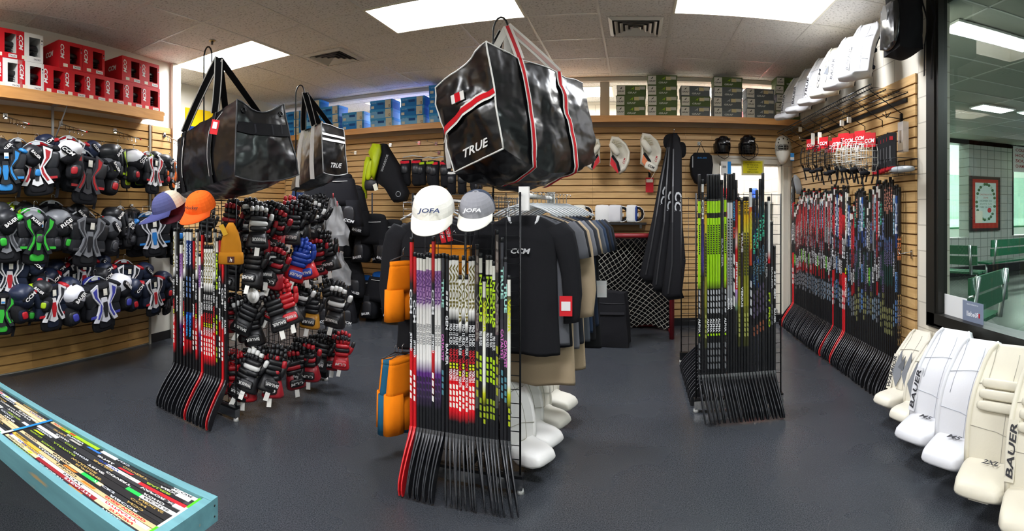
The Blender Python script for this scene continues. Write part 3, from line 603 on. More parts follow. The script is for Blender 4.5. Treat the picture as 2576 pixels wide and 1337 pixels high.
# ================================================================ soft cuboid: trilinear box with bulge and creases, used for bags
def vnoise(p, s):
    from mathutils import noise
    return noise.noise(Vector(p)*s)
class Soft:
    def __init__(s, c8, bulge=.03, wr=.012, ns=5, sag=0, dip=0):
        # c8: bottom a,b,c,d then top a,b,c,d ; u: a->b, w: a->d, h: bottom->top
        s.c = [Vector(p) for p in c8]; s.b = bulge; s.wr = wr; s.ns = ns; s.ctr = sum(s.c, Vector())/8; s.sag = sag; s.dip = dip
    def pt(s, u, w, h, off=0.0):
        c = s.c; bl = lambda A, B, C_, D: A*(1-u)*(1-w)+B*u*(1-w)+C_*u*w+D*(1-u)*w
        p = bl(*c[:4])*(1-h)+bl(*c[4:])*h
        g = lambda t: 4*t*(1-t)
        n = Vector(); ax = (c[1]-c[0]).normalized(); az = (c[4]-c[0]).normalized(); ay = (c[3]-c[0]).normalized()
        n += ax*((u-.5)*2)*g(w)*g(h); n += ay*((w-.5)*2)*g(u)*g(h); n += az*((h-.5)*2)*g(u)*g(w)
        q = p + n*s.b + (p-s.ctr).normalized()*(s.wr*vnoise(p, s.ns)+s.wr*.5*vnoise(p, s.ns*2.7)+off)
        q.z -= s.sag*g(u)*(1-h) + s.dip*g(u)**1.5*max(0, h-.6)/.4*(g(w)*.5+.5)
        return q
    def mesh(s, m, mat, n=20):
        for face in range(6):
            vs = []
            for i in range(n+1):
                for j in range(n+1):
                    a, b_ = i/n, j/n
                    vs.append(s.pt(*[(a, 0, b_), (a, 1, b_), (0, a, b_), (1, a, b_), (a, b_, 0), (a, b_, 1)][face]))
            fs = [(i*(n+1)+j, (i+1)*(n+1)+j, (i+1)*(n+1)+j+1, i*(n+1)+j+1) for i in range(n) for j in range(n)]
            m.add(vs, fs, mat)
        return m
    def line(s, pts, off=.004, n=10):
        out = []
        for (a, b_) in zip(pts, pts[1:]):
            for i in range(n): t = i/n; out.append(s.pt(*[x*(1-t)+y*t for x, y in zip(a, b_)], off))
        out.append(s.pt(*pts[-1], off)); return out
def ribbon(m, pts, w, mat, ref0):    # flat band lying on a surface; ref = point inside the body
    vs = []; n = len(pts)
    for i, p in enumerate(pts):
        d = (pts[min(i+1, n-1)]-pts[max(i-1, 0)]).normalized(); ref = ref0(i/(n-1)) if callable(ref0) else ref0; nn = (p-ref); nn = (nn-d*nn.dot(d)).normalized(); q = d.cross(nn)*w/2
        vs += [p-q, p+q]
    m.add(vs, [(2*i, 2*i+1, 2*i+3, 2*i+2) for i in range(n-1)], mat, True)
MVIN = M('0e0e10', 'vinyl'); MWHT = M('dedcd6', 'cloth'); MREDC = M('c0141f', 'cloth'); MBKC = M('131315', 'cloth')
def frame_on(s, u0, w0, h0, eu, ev, off=.006):    # matrix of a small decal: x along eu, z along ev at surface point
    p = s.pt(u0, w0, h0, off); a = s.pt(u0+eu[0]*.06, w0+eu[1]*.06, h0+eu[2]*.06, off)-p; b_ = s.pt(u0+ev[0]*.06, w0+ev[1]*.06, h0+ev[2]*.06, off)-p
    x = a.normalized(); z = (b_-x*b_.dot(x)).normalized(); y = z.cross(x); mm = Matrix((x, y, z)).transposed().to_4x4(); mm.translation = p; return mm
def bag(label, near, right, left, hook, style, group, bulge=.035, wr=.014, sag=.05, dip=0, straps=(.3, .7)):
    """near/right/left: (u, v_top, v_bottom, d) of the three visible upright edges. near->left is the end panel when style=='red' else the long side"""
    def e(q): u, vt, ub, vb, d = q; return P(ub, vb, d), P(u, vt, d)
    nb, nt_ = e(near); rb, rt = e(right); lb, lt = e(left)
    s = Soft([nb, rb, rb+lb-nb, lb, nt_, rt, rt+lt-nt_, lt], bulge, wr, 5, sag, dip)
    t = thing('hockey_bag', label, 'bag', Matrix(), group)
    s.mesh(MB(), MVIN).build('body', t)
    pip = M('dedcd6', 'plastic') if style == 'red' else M('3a3a3c', 'plastic') if style == 'black' else M('9a9a98', 'plastic')
    endf = [(0, 0), (0, 1)] if style == 'red' else [(0, 0), (1, 0)]
    m = MB(); (a0, a1), (b0, b1) = endf
    m.tube(s.line([(a0, a1, 0), (b0, b1, 0), (b0, b1, 1), (a0, a1, 1), (a0, a1, 0)], .002), .005, pip, 6)
    if style == 'red': m.tube(s.line([(0, 0, 1), (1, 0, 1)], .002), .004, pip, 6)
    m.build('piping', t)
    H = Vector(hook)
    for k, q in enumerate(straps):
        m = MB()
        if style == 'red': path = [(q, 0, 1), (q, 0, 0), (q, .6, 0)]; top = s.pt(q, 0, 1, .006)
        else: path = [(0, q, 1), (0, q, .0)]; top = s.pt(0, q, 1, .006)
        pts = s.line(path, .012, 16); rf = s.pt(q, .5, .5) if style == 'red' else s.pt(.5, q, .5); ribbon(m, pts, .05, MWHT if style != 'black' else MBKC, rf)
        if style == 'red': ribbon(m, s.line(path, .015, 16), .026, MREDC, rf)
        else:
            for o in (-.02, .02):
                ln = s.line([(0, q+o/.9, 1), (0, q+o/.9, .12)], .009, 14); ribbon(m, ln, .006, MWHT, rf)
        m.build('strap', t)
        # loop up to the hook
        dd = (H-top).normalized(); sv = tuple(dd.cross(Vector((top.x, top.y, 0)).normalized()).normalized()); so = Vector(sv)
        m = MB(); mid = top*.5+H*.5+Vector((.012*(1-2*k), 0, -.02 if k == 0 else .02)); pts = [top*(1-i/8)**2+mid*2*(i/8)*(1-i/8)+H*(i/8)**2 for i in range(9)]
        m.strap(pts, .05, MWHT if style == 'red' else MBKC, sv); 
        if style != 'red':
            for o in (-.021, .021): m.strap([p+so*o+Vector((0, -.003, 0)) for p in pts], .006, MWHT, sv, .006)
        else: m.strap([p+Vector((0, -.003, 0)) for p in pts], .02, M('c9a8a2' if k else 'b8333a', 'cloth'), sv, .004)
        far = s.pt(q, 1, 1) if style == 'red' else s.pt(1, q, 1)
        pts = [far*(1-i/6)+H*(i/6) for i in range(7)]; m.strap(pts, .046, MWHT if style == 'red' else MBKC, (.95, .3, 0)); m.build('handle', t)
    return t, s
# big red striped bag
t, s = bag('large glossy black bag with red and white stripes hanging over the centre rack', (1226, 112, 1266, 374, 2.78), (1468, 208, 1500, 402, 3.36), (1099, 222, 1140, 436, 3.05), P(1276, 66, 3.17), 'red', 'hanging hockey bags', .028, .034, .10, 0, (.30, .70))
mt = M('e2e0dc', 'plastic')
m = MB(); rf = lambda f: s.pt(.5, f, .5); ribbon(m, s.line([(0, .0, .56), (0, 1, .48)], .01, 12), .07, MWHT, rf); ribbon(m, s.line([(0, .0, .56), (0, 1, .48)], .013, 12), .038, MREDC, rf); m.build('pocket_stripe', t)
m = MB(); f_ = frame_on(s, 0, .55, .68, (0, -1, 0), (0, 0, 1), .012); m.box((0, 0, 0), (.085, .004, .055), MWHT, f_).box((0, -.003, 0), (.034, .004, .055), MREDC, f_); m.build('patch', t)
m = MB(); m.text('TRUE', frame_on(s, 0, .42, .13, (0, -1, 0), (0, 0, 1), .018), .045, mt, .5, .02, .19); m.build('lettering', t)
# big black bag, left
t, s = bag('large plain black bag with a sagging top hanging over the left rack', (596, 250, 590, 442, 3.0), (714, 262, 750, 439, 3.2), (446, 352, 444, 492, 3.7), P(551, 146, 3.02), 'black', 'hanging hockey bags', .035, .014, .04, .14, (.32, .82))
m = MB(); ribbon(m, s.line([(.02, 0, .66), (.98, 0, .62)], .006, 12), .075, MBKC, s.ctr)
for q in (.3, .6, .8): ribbon(m, s.line([(q, 0, .73), (q, 0, .56)], .01, 4), .012, M('26262a', 'cloth'), s.ctr)
m.build('carry_handle', t)
for q in (.12, .88):
    m = MB()
    f_ = frame_on(s, q, 0, .88, (1, 0, 0), (0, 0, 1), .006); m.tube([f_ @ Vector((.014*math.cos(a*PI/5), 0, .014*math.sin(a*PI/5))) for a in range(10)], .004, M('2c2c2e', 'metal'), 5, True); m.build('eyelet', t)
tg = P(540, 320, 3.02)
f_ = Matrix.Translation(tg) @ Euler((0, R(12), R(35))).to_matrix().to_4x4()
tag_ = MB().box((0, -.0, 0), (.045, .004, .085), M('d2222a', 'card'), f_).box((0, -.003, .01), (.026, .003, .04), M('f0e8e4', 'card'), f_).tube([f_ @ Vector((0, 0, .04)), f_ @ Vector((.02, .03, .1))], .001, MWT, 4).build('price_tag', t)
m = MB(); m.text('TRUE', frame_on(s, 0, .95, .17, (0, -1, 0), (0, 0, 1), .012), .045, mt, .35, .02, .1); m.build('lettering', t)
# small bag behind
t, s = bag('small black bag with two white stripes hanging at the back of the left rack', (808, 310, 813, 434, 4.15), (864, 326, 872, 436, 4.35), (752, 336, 732, 478, 4.65), P(768, 234, 3.95), 'grey', 'hanging hockey bags', .02, .01, .02, 0, (.3, .75))
m = MB()
for h in (.78, .68): ribbon(m, s.line([(0.02, 0, h), (.98, 0, h)], .008, 10), .022, MWHT, s.ctr)
m.text('TRUE', frame_on(s, .5, 0, .2, (1, 0, 0), (0, 0, 1), .016), .04, mt, .35, .02, .13); m.build('lettering', t)
# black bag edge behind the big red bag
t, s = bag('black bag edge showing behind the large striped bag', (1150, 300, 1150, 430, 3.7), (1230, 320, 1230, 430, 3.9), (1116, 285, 1116, 410, 3.9), P(1262, 80, 3.5), 'grey', 'hanging hockey bags', .02, .01, .02, 0, (.5,))
m = MB(); m.text('RU', frame_on(s, 0, .5, .55, (0, -1, 0), (0, 0, 1), .016), .09, mt, .3, .02, .08); m.build('lettering', t)
# ================================================================ helmet boxes on the left shelf
def helmet_box(col, label, mat, w=.27, h=.25, d=.30):
    t = thing('helmet_box', label, 'box', mat, 'helmet boxes on the left shelf')
    mc = M(col, 'card'); red = M('c4101e', 'card'); wt = M('e9e7e2', 'card'); m = MB(); win = (-.01, .105, .05, .215); y = -d/2
    # shell with a window cut in the front
    x0, x1, z0, z1 = -w/2, w/2, 0, h; a0, a1, b0, b1 = win
    def pn(A, B, C_, D, mm): m.quad([(A, y, B), (C_, y, B), (C_, y, D), (A, y, D)], mm)
    lc = red; 
    pn(x0, z0, a0-.05, z1, lc); pn(a0-.05, z0, a0, z1, mc); pn(a1, z0, x1, z1, mc); pn(a0, z0, a1, b0, mc); pn(a0, b1, a1, z1, mc)
    m.box((x0+.002, 0, h/2), (.003, d-.002, h), mc).box((x1-.002, 0, h/2), (.003, d-.002, h), mc).box((0, 0, h-.002), (w, d-.002, .003), mc).box((0, 0, .002), (w, d-.002, .003), mc).box((0, d/2-.002, h/2), (w, .003, h), M('6a6a68', 'card'))
    dk = M('f2f2f0' if col == WHITE else 'f4eeee', 'card')
    m.text('CCM', T(-.095, y-.001, .15, 0, 90, 0), .042, M('f4f2ee', 'card'), .2, .03, .13)
    m.text('CCM', T(x0-.0005, .0, .15, 0, 0, -90), .05, M('f4f2ee', 'card'), .2, .03, .12)
    m.box((-.06, y-.001, .028), (.05, .001, .03), M('e6e0cc', 'card')).box((.07, y-.001, .025), (.085, .001, .028), M('e8e6e2', 'card'))
    m.text('TACKS', T(.07, y-.002, .025), .014, M('2a2a2c', 'card'), .2, .02, .07)
    m.blob((.122, y, .2), (.016, .002, .016), M('1a1a1c', 'card'), 1, None, 4, 8).blob((.122, y, .172), (.014, .002, .014), M('8a93a8', 'card'), 1, None, 4, 8)
    m.build('carton', t)
    hm = MB(); hm.blob((.05, .02, .12), (.16, .22, .15), M('0f0f11', 'gloss'), .8).blob((.05, -.07, .145), (.14, .08, .05), M('17171a', 'plastic'), .7)
    for k in range(4): hm.tube([(-.01, -.08, .05+.02*k), (.05, -.125, .045+.02*k), (.11, -.08, .05+.02*k)], .003, M('2a2a2c', 'metal'), 5)
    hm.build('boxed_helmet', t)
    return t
hb = {}
def put_hbox(u, v, col, label, q=.14, tw=0):
    s_, z = LV(u, v, q+.15); mt_ = LMAT(s_, q, round((z-2.566)/.252)*.252+2.566) @ Matrix.Rotation(R(tw), 4, 'Z')
    if col in hb: return copy_tree(hb[col], mt_, label)
    hb[col] = helmet_box(col, label, mt_); return hb[col]
RB, WB = 'c4141f', WHITE
for u, col, l in ((22, WB, 'white helmet box at the left end of the bottom row'), (78, WB, 'second white helmet box on the bottom row, with a red side stripe'), (137, RB, 'red helmet box first after the white ones, bottom row'), (190, RB, 'red helmet box second after the white ones, bottom row'),
                  (242, RB, 'red helmet box third after the white ones, bottom row'), (290, RB, 'red helmet box third from the right end, bottom row'), (337, RB, 'red helmet box second from the right end, bottom row'), (380, RB, 'red helmet box at the right end, bottom row')):
    put_hbox(u, {22: 228, 78: 238, 137: 248, 190: 256, 242: 265, 290: 277, 337: 288, 380: 294}[u], col, l)
for u, v, col, l in ((14, 135, RB, 'red helmet box at the left end of the top row'), (76, 145, WB, 'white helmet box in the top row'), (178, 180, RB, 'red helmet box of the top row turned to show its side, left'), (236, 195, RB, 'red helmet box in the top row beside the turned left one'),
                     (332, 218, RB, 'red helmet box of the top row turned to show its side, right'), (378, 228, RB, 'red helmet box at the right end of the top row')):
    put_hbox(u, v, col, l, .14)
# shelf brackets
for u in (-40, 147):
    s_ = SU(u if u > 0 else -60, .1); m = MB()
    lwbox(m, s_-.015, s_+.015, 0, .006, 2.0, 2.53, M('a9adae', 'wire')); lwbox(m, s_-.015, s_+.015, 0, .28, 2.515, 2.53, M('a9adae', 'wire'))
    m.tube([LW(s_, .006, 2.15), LW(s_, .26, 2.515)], .008, M('a9adae', 'wire'), 6)
    tag(m.build('shelf_bracket'), 'grey metal bracket under the left shelf'+(' at the photo edge' if u < 0 else ' between the hook bars'), 'bracket')
# ================================================================ shoulder pads on hook bars
def shoulder_pads(A, Bc, C_, cap, word, style=0):
    """A body colour, Bc chest plate colour, C_ accent, cap colour; origin at hanger hook"""
    t = thing('shoulder_pads', '', 'shoulder pads'); mA, mB, mC, mP = M(A, 'cloth'), M(Bc, 'plastic'), M(C_, 'plastic'), M(cap, 'plastic'); mk = M('19191c', 'cloth'); zo = -.10
    m = MB(); secs = [(-.03, .24, .12), (-.07, .35, .16), (-.14, .38, .17), (-.22, .35, .16), (-.29, .33, .14), (-.36, .28, .11)]
    m.loft([sring((0, 0, zo+z), w, d, 20, .7) for z, w, d in secs], mA); m.build('vest', t)
    yf = -.09; dk = M('202226', 'plastic')
    for sx in (-1, 1):       # padded front quarters
        m = MB()
        m.blob((sx*.105, -.075, zo-.15), (.13, .05, .16), mA if style == 1 else dk, .45, T(0, 0, 0, 0, sx*12, sx*-14)).blob((sx*.095, -.07, zo-.28), (.13, .05, .12), mB if style == 2 else mA, .45, T(0, 0, 0, 0, sx*-10, sx*-14)).build('front_pad', t)
        m = MB(); m.prism([(sx*a_, b_+zo) for a_, b_ in ((.06, -.02), (.125, -.06), (.11, -.13), (.055, -.21), (.07, -.27), (.115, -.36), (.075, -.37), (.035, -.29), (.022, -.22), (.06, -.13))], .016, mB, T(0, yf-.012, 0)); m.prism([(sx*a_, b_+zo) for a_, b_ in ((.075, -.05), (.11, -.075), (.096, -.13), (.045, -.2), (.055, -.26), (.085, -.33), (.07, -.335), (.04, -.27), (.034, -.22), (.075, -.13))], .016, mC if style != 1 else dk, T(0, yf-.016, 0)); m.build('chest_plate', t)
        MB().box((sx*.115, -.104, zo-.31), (.055, .006, .022), mC).build('side_tab', t)
    m = MB(); m.prism([(x, z+zo) for x, z in ((-.022, -.15), (.022, -.15), (.03, -.22), (.022, -.28), (.04, -.36), (0, -.38), (-.04, -.36), (-.022, -.28), (-.03, -.22))], .02, mB if style != 2 else dk, T(0, yf-.006, 0)); m.prism([(x, z+zo) for x, z in ((-.018, -.19), (.018, -.19), (.024, -.24), (.012, -.33), (-.012, -.33), (-.024, -.24))], .02, mC if style != 0 else dk, T(0, yf-.011, 0)); m.build('sternum_plate', t)
    m = MB(); m.blob((0, -.07, zo-.40), (.22, .04, .14), mk, .6).blob((0, -.09, zo-.40), (.12, .012, .07), mC if style == 2 else mA, .6); m.build('belly_flap', t)
    for sx in (-1, 1):
        m = MB(); rt = T(0, 0, 0, 0, sx*34, sx*-14)
        m.blob((sx*.228, -.012, zo-.085), (.18, .20, .20), mP, .75, rt, 10, 14).blob((sx*.24, -.03, zo-.145), (.12, .17, .13), mA, .7, rt).blob((sx*.165, -.03, zo-.055), (.09, .15, .05), mC if style else mA, .7, rt)
        f_ = Matrix.Translation((sx*.235, -.128, zo-.09)) @ Euler((R(-6), R(sx*46), R(sx*16))).to_matrix().to_4x4()
        m.blob((sx*.235, -.108, zo-.092), (.135, .024, .055), mk, .6, T(0, 0, 0, 0, sx*46, sx*16)); m.text(word, f_, .03, M('e6e4e0', 'plastic'), .15, .03, .11); m.build('shoulder_cap', t)
        m = MB(); rt = T(0, 0, 0, 0, sx*8, 0); m.blob((sx*.262, -.01, zo-.26), (.13, .14, .18), mk, .6, rt).blob((sx*.268, -.05, zo-.265), (.09, .07, .12), mA if style == 1 else dk, .6, rt).blob((sx*.262, -.085, zo-.265), (.05, .02, .07), mC, .6, rt).blob((sx*.255, .0, zo-.19), (.135, .145, .025), M('2a2b30', 'cloth'), .7, rt)
        m.build('arm_guard', t)
    m = MB(); m.tube([(.085*math.cos(a*PI/8), -.02+.06*math.sin(a*PI/8), zo-.045+.02*math.sin(a*PI/8)) for a in range(16)], .022, mk, 8, True).blob((0, .045, zo-.03), (.17, .05, .13), M(C_, 'cloth'), .7); m.build('collar', t)
    m = MB(); m.tube([(-.1, 0, -.115), (-.05, 0, -.075), (0, 0, -.06), (.05, 0, -.075), (.1, 0, -.115)], .007, M('b8bcbe', 'gloss'), 6).box((0, 0, -.08), (.06, .008, .035), M('c2c6c8', 'gloss'))
    m.tube([(0, 0, -.06), (0, 0, -.02)]+[(.012-.014*math.cos(a*PI/5), 0, -.012+.016*math.sin(a*PI/5)) for a in range(6)]+[(.026, 0, -.02)], .0022, MCHR, 5); m.build('hanger', t)
    m = MB(); m.strap([(.12, -.02, zo-.3), (.13, -.02, zo-.42), (.115, -.03, zo-.5)], .025, mk); m.build('strap', t)
    if style != 3: MB().box((.01, -.105, zo-.1), (.035, .003, .06), M('e4e0d2', 'card')).box((.01, -.107, zo-.115), (.03, .002, .02), M('3a8acb' if style == 2 else 'd8d4c6', 'card')).build('price_tag', t)
    return t
SP = {}
def sp(kind, mat, label, group):
    if kind not in SP:
        A = {'navy': ('1b2233', 'e0dfe0', 'b41a26', '1d2740', 'CCM', 1), 'ccmw': ('1a1a1d', 'd9d8d8', 'a01822', 'd8d8da', 'CCM', 0), 'bred': ('202125', '3c3d42', 'b0181f', '55575c', 'BAUER', 0), 'lime': ('1a1b1c', '2c2d30', 'a4c41c', '26282a', 'BAUER', 2),
             'bblue': ('16181c', '1e2024', '2a7fc0', '222428', 'BAUER', 2), 'green': ('15171a', '25282c', '38b83a', '1c1e22', 'BAUER', 2), 'grey': ('26272a', '7a7c80', '3a3b3f', '707276', 'RISE', 0), 'white': ('1c1d22', 'd6d6dc', '3a3f9a', 'dcdce2', 'BAUER', 0), 'ccmblue': ('1a1b1f', 'c9c9cd', '1f70b8', '202024', 'CCM', 1), 'orange': ('1a1b1d', '6d7074', 'd8601c', '2a2b2e', 'CCM', 2), 'dark': ('141417', '1f2023', '33343a', '1b1c1f', 'BAUER', 3)}[kind]
        SP[kind] = shoulder_pads(*A); tag(SP[kind], label, 'shoulder pads', mat, group); return SP[kind]
    return copy_tree(SP[kind], mat, label, group)
CL = {'navy': 'navy and red youth shoulder pads', 'ccmw': 'black and white shoulder pads, red accents', 'bred': 'dark grey shoulder pads with red chest lines', 'lime': 'black shoulder pads with lime yellow trim', 'bblue': 'black and blue shoulder pads', 'green': 'black shoulder pads with bright green trim', 'grey': 'grey shoulder pads with light chest plate',
      'white': 'white capped shoulder pads with blue trim', 'ccmblue': 'black shoulder pads with white chest', 'orange': 'grey shoulder pads with orange and lime trim', 'dark': 'all black shoulder pads'}
# (u, v of the chest centre, offset from wall, kind, twist, scale, place)
FR = [(2, 430, .34, 'bblue', -15, 1.0, 'left photo edge, top row'), (88, 430, .38, 'ccmw', -35, 1.08, 'turned left, top row'), (208, 452, .40, 'bred', 0, 1.16, 'facing out, top row'), (296, 425, .30, 'lime', 25, 1.0, 'top row, by a hook bar'), (372, 440, .36, 'ccmw', 12, 1.0, 'top row, right of the lime set'), (426, 440, .24, 'orange', 30, .85, 'half behind the black bag'),
      (2, 600, .34, 'grey', -10, 1.0, 'left photo edge, middle row'), (86, 600, .40, 'green', 3, 1.1, 'facing out, middle row'), (214, 605, .40, 'grey', 0, 1.18, 'facing out, middle row'), (302, 575, .26, 'dark', 20, .95, 'middle row, right of the grey set'), (372, 595, .36, 'ccmblue', -22, 1.05, 'middle row, by the trim strip'), (424, 625, .22, 'dark', 15, .9, 'middle row, behind the sticks'),
      (0, 785, .34, 'green', -10, .9, 'left photo edge, bottom row'), (40, 760, .3, 'lime', -40, .85, 'turned left, bottom row'), (112, 770, .40, 'navy', 3, 1.02, 'facing out, bottom row'), (236, 770, .42, 'white', 0, 1.14, 'facing out, bottom row'), (366, 745, .36, 'navy', 10, 1.0, 'bottom row, right end')]
BH = [(45, 415, .2, 'dark', 15, 1, 'top row, behind the black and white set'), (150, 425, .18, 'bred', 25, .95, 'top row, behind the grey set'), (175, 400, .26, 'navy', -10, .9, 'top row, above the grey set'), (255, 430, .22, 'dark', -15, 1, 'top row, right of the grey set'), (335, 430, .2, 'lime', -15, .95, 'top row, between the two hook bars'),
      (40, 575, .2, 'lime', 20, 1, 'middle row, behind the left grey set'), (130, 570, .24, 'dark', -20, 1, 'middle row, behind the green set'), (175, 595, .18, 'dark', 25, .95, 'middle row, left of the grey chest plate'), (262, 600, .2, 'grey', -20, .9, 'middle row, behind the grey chest plate'), (335, 600, .2, 'dark', -30, .95, 'middle row, behind the white capped set'), (400, 590, .2, 'bred', 0, .9, 'middle row, last before the trim strip'),
      (20, 700, .28, 'navy', -15, .9, 'bottom row, above the left edge'), (78, 745, .22, 'dark', 20, .9, 'bottom row, left of the navy set'), (165, 725, .2, 'navy', 10, 1, 'bottom row, between two bigger sets'), (195, 700, .16, 'navy', -10, .95, 'bottom row, above the white set'), (285, 720, .22, 'orange', 20, .9, 'bottom row, right of the white set'), (312, 710, .28, 'navy', -10, .95, 'bottom row, left of the last navy set'), (405, 750, .2, 'dark', 20, .9, 'bottom row, against the trim strip')]
for rows, gp in ((BH, 'shoulder pads further back on the hook bars'), (FR, 'shoulder pads at the front of the hook bars')):
    for u, v, q, k, tw, sc, pl in rows:
        s_, z = LV(u, v, q); sc *= 1.0; mat = LMAT(s_, q, z+.29*sc) @ Euler((R(rnd.uniform(-4, 4)), R(rnd.uniform(-5, 5)), R(tw+rnd.uniform(-5, 5)))).to_matrix().to_4x4() @ Matrix.Diagonal((sc*1.12, sc, sc*.86, 1))
        sp(k, mat, CL[k]+', '+pl, gp)
# hook bars (waterfall) on the slat wall
def hookbar(u, v, L_, label, n=5, side=None):
    s_, z = LV(u, v, 0); t = thing('hook_bar', label, 'hook bar', LMAT(s_, 0, z), 'metal hook bars on the left slat wall')
    MB().box((0, -.006, 0), (.045, .01, .05), MCHR).box((0, -.012, .015), (.03, .012, .02), M('d8d8d6', 'plastic')).build('bracket', t)
    MB().tube([(0, -.01, 0), (0, -L_, -.13)], .006, MCHR, 6).build('bar', t)
    for k in range(n):
        y = -L_*(.2+.75*k/n); zz = -.13*(-y/L_); MB().tube([(0, y, zz), (0, y-.004, zz-.045), (0, y-.018, zz-.055), (0, y-.026, zz-.04)], .003, MCHR, 5).build('hook', t)
    MB().blob((0, -L_, -.13), (.016, .02, .016), M('c01a1a', 'plastic'), .8).build('end_cap', t)
for i, (u, v, L_) in enumerate([(12, 293, .42), (152, 312, .42), (288, 330, .40), (412, 340, .3), (60, 512, .4), (195, 512, .4), (330, 520, .36), (60, 680, .4), (215, 690, .4), (345, 680, .36)]):
    hookbar(u, v, L_, ordn(i % 4 if i < 4 else (i-4) % 3)+' metal hook bar from the left in the '+('top' if i < 4 else 'middle' if i < 7 else 'bottom')+' row of shoulder pads')
# ================================================================ gloves on the left rack
def glove(A, B_, C_, cuff, word, wc='e8e6e2'):
    t = thing('hockey_glove', '', 'glove'); mA, mB, mC, mU = M(A, 'plastic'), M(B_, 'plastic'), M(C_, 'cloth'), M(cuff, 'plastic'); mp = M('b9b2a2', 'cloth')
    m = MB(); m.blob((0, .005, -.165), (.115, .055, .12), mp if A != '141416' else mC, .7); m.build('palm', t)
    m = MB()
    for k, (z, w) in enumerate(((-.118, .112), (-.148, .118), (-.18, .112))): m.blob((0, -.022, z), (w, .05, .034), mB if k == 1 else mA, .55, T(0, 0, 0, 8, 0, 0), 6, 10)
    m.build('back_pad', t)
    for k, x in enumerate((-.042, -.014, .014, .042)):
        f = MB(); L_ = (.088, .1, .096, .08)[k]
        for q in range(3): z = -.1+L_*(q+.4)/3; f.blob((x*1.03, -.012-.012*math.sin(q*1.2)+q*q*.006, z), (.027, .036, L_/3*1.12), mB if q == 1 and A != B_ else mA, .55, T(0, 0, 0, q*-14, 0, 0), 5, 8)
        f.build('finger', t)
    m = MB(); m.blob((.066, .0, -.15), (.036, .045, .075), mA, .6, T(0, 0, 0, 0, 24, 0), 6, 8).blob((.082, -.004, -.105), (.03, .036, .05), mB, .6, T(0, 0, 0, 0, 12, 0), 6, 8); m.build('thumb', t)
    m = MB(); m.loft([sring((0, 0, -.2), .108, .07, 14, .7), sring((0, -.004, -.235), .122, .082, 14, .7), sring((0, -.01, -.285), .142, .1, 14, .7), sring((0, -.008, -.30), .134, .09, 14, .7), sring((0, -.006, -.296), .115, .07, 14, .7), sring((0, 0, -.24), .09, .05, 14, .7)], mU)
    m.blob((0, -.056, -.25), (.098, .02, .055), mA, .5, T(0, 0, 0, -12, 0, 0), 5, 10); m.text(word, T(0, -.069, -.252, -12, 180, 0), .026, M(wc, 'plastic'), .12, .03, .085); m.build('cuff', t)
    MB().tube([(0, 0, .0), (0, -.003, -.03)], .002, MCHR, 4).build('hook_loop', t); MB().strap([(-.005, -.05, -.29), (-.01, -.056, -.35)], .03, M('e8e6de', 'card')).build('hang_tag', t)
    return t
GK = {'bk': ('141416', '141416', '1d1d20', '151517', 'BAUER'), 'br': ('141416', '9c1420', '1d1d20', '8c1420', 'CCM'), 'rd': ('b4161f', 'b4161f', '1d1d20', '1a1a1c', 'WARRIOR'), 'wb': ('17171a', 'd8d8d4', '1d1d20', '17171a', 'WARRIOR'), 'rw': ('a8141f', '17171a', 'c9c4b8', 'a8141f', 'CCM'), 'bl': ('1c3f9c', '1c3f9c', '1d1d20', 'b4161f', 'BAUER'), 'gd': ('17171a', '17171a', '1d1d20', 'b07a20', 'BAUER')}
GL = {'bk': 'all black hockey glove', 'br': 'black hockey glove with dark red panels', 'rd': 'bright red hockey glove', 'wb': 'black and white hockey glove', 'rw': 'red glove with black knuckles and pale palm', 'bl': 'royal blue and red hockey glove', 'gd': 'black glove with a golden cuff'}
GP = {}
def gl(u, v, X, k, rz, label, rx=0, ry=0, sc=1):
    X = min(X, -2.80*math.tan(-th(u))) if u < 840 else X
    p = PX(u, v, X); mat = Matrix.Translation(p+Vector((0, 0, .15*sc))) @ Euler((R(rx), R(ry), R(rz))).to_matrix().to_4x4() @ Matrix.Diagonal((sc, sc, sc, 1))
    if k not in GP: GP[k] = glove(*GK[k]); return tag(GP[k], label, 'glove', mat, 'gloves on the left rack')
    return copy_tree(GP[k], mat, label, 'gloves on the left rack')
rows = {'top': [(592, 556, 'br'), (622, 556, 'bk'), (652, 565, 'wb'), (668, 580, 'br'), (690, 565, 'bk'), (708, 572, 'br'), (736, 548, 'rd'), (742, 560, 'bk'), (770, 545, 'bk'), (792, 545, 'wb'), (812, 540, 'bk')],
        'second': [(598, 672, 'bk'), (628, 668, 'bk'), (650, 660, 'bk'), (678, 650, 'wb'), (692, 640, 'rd'), (706, 668, 'br'), (726, 680, 'br'), (752, 648, 'bl'), (768, 655, 'bl'), (790, 640, 'br'), (812, 630, 'bk')],
        'third': [(596, 800, 'wb'), (622, 810, 'bk'), (648, 790, 'bk'), (672, 775, 'bk'), (700, 760, 'rd'), (718, 758, 'rd'), (742, 755, 'bk'), (772, 750, 'wb'), (790, 770, 'gd'), (812, 740, 'bk')],
        'bottom': [(588, 935, 'rw'), (612, 945, 'rw'), (640, 950, 'bk'), (652, 925, 'wb'), (684, 935, 'br'), (706, 925, 'bk'), (728, 925, 'br'), (756, 905, 'bk'), (772, 905, 'br'), (797, 895, 'gd'), (820, 880, 'bk'), (842, 880, 'br')]}
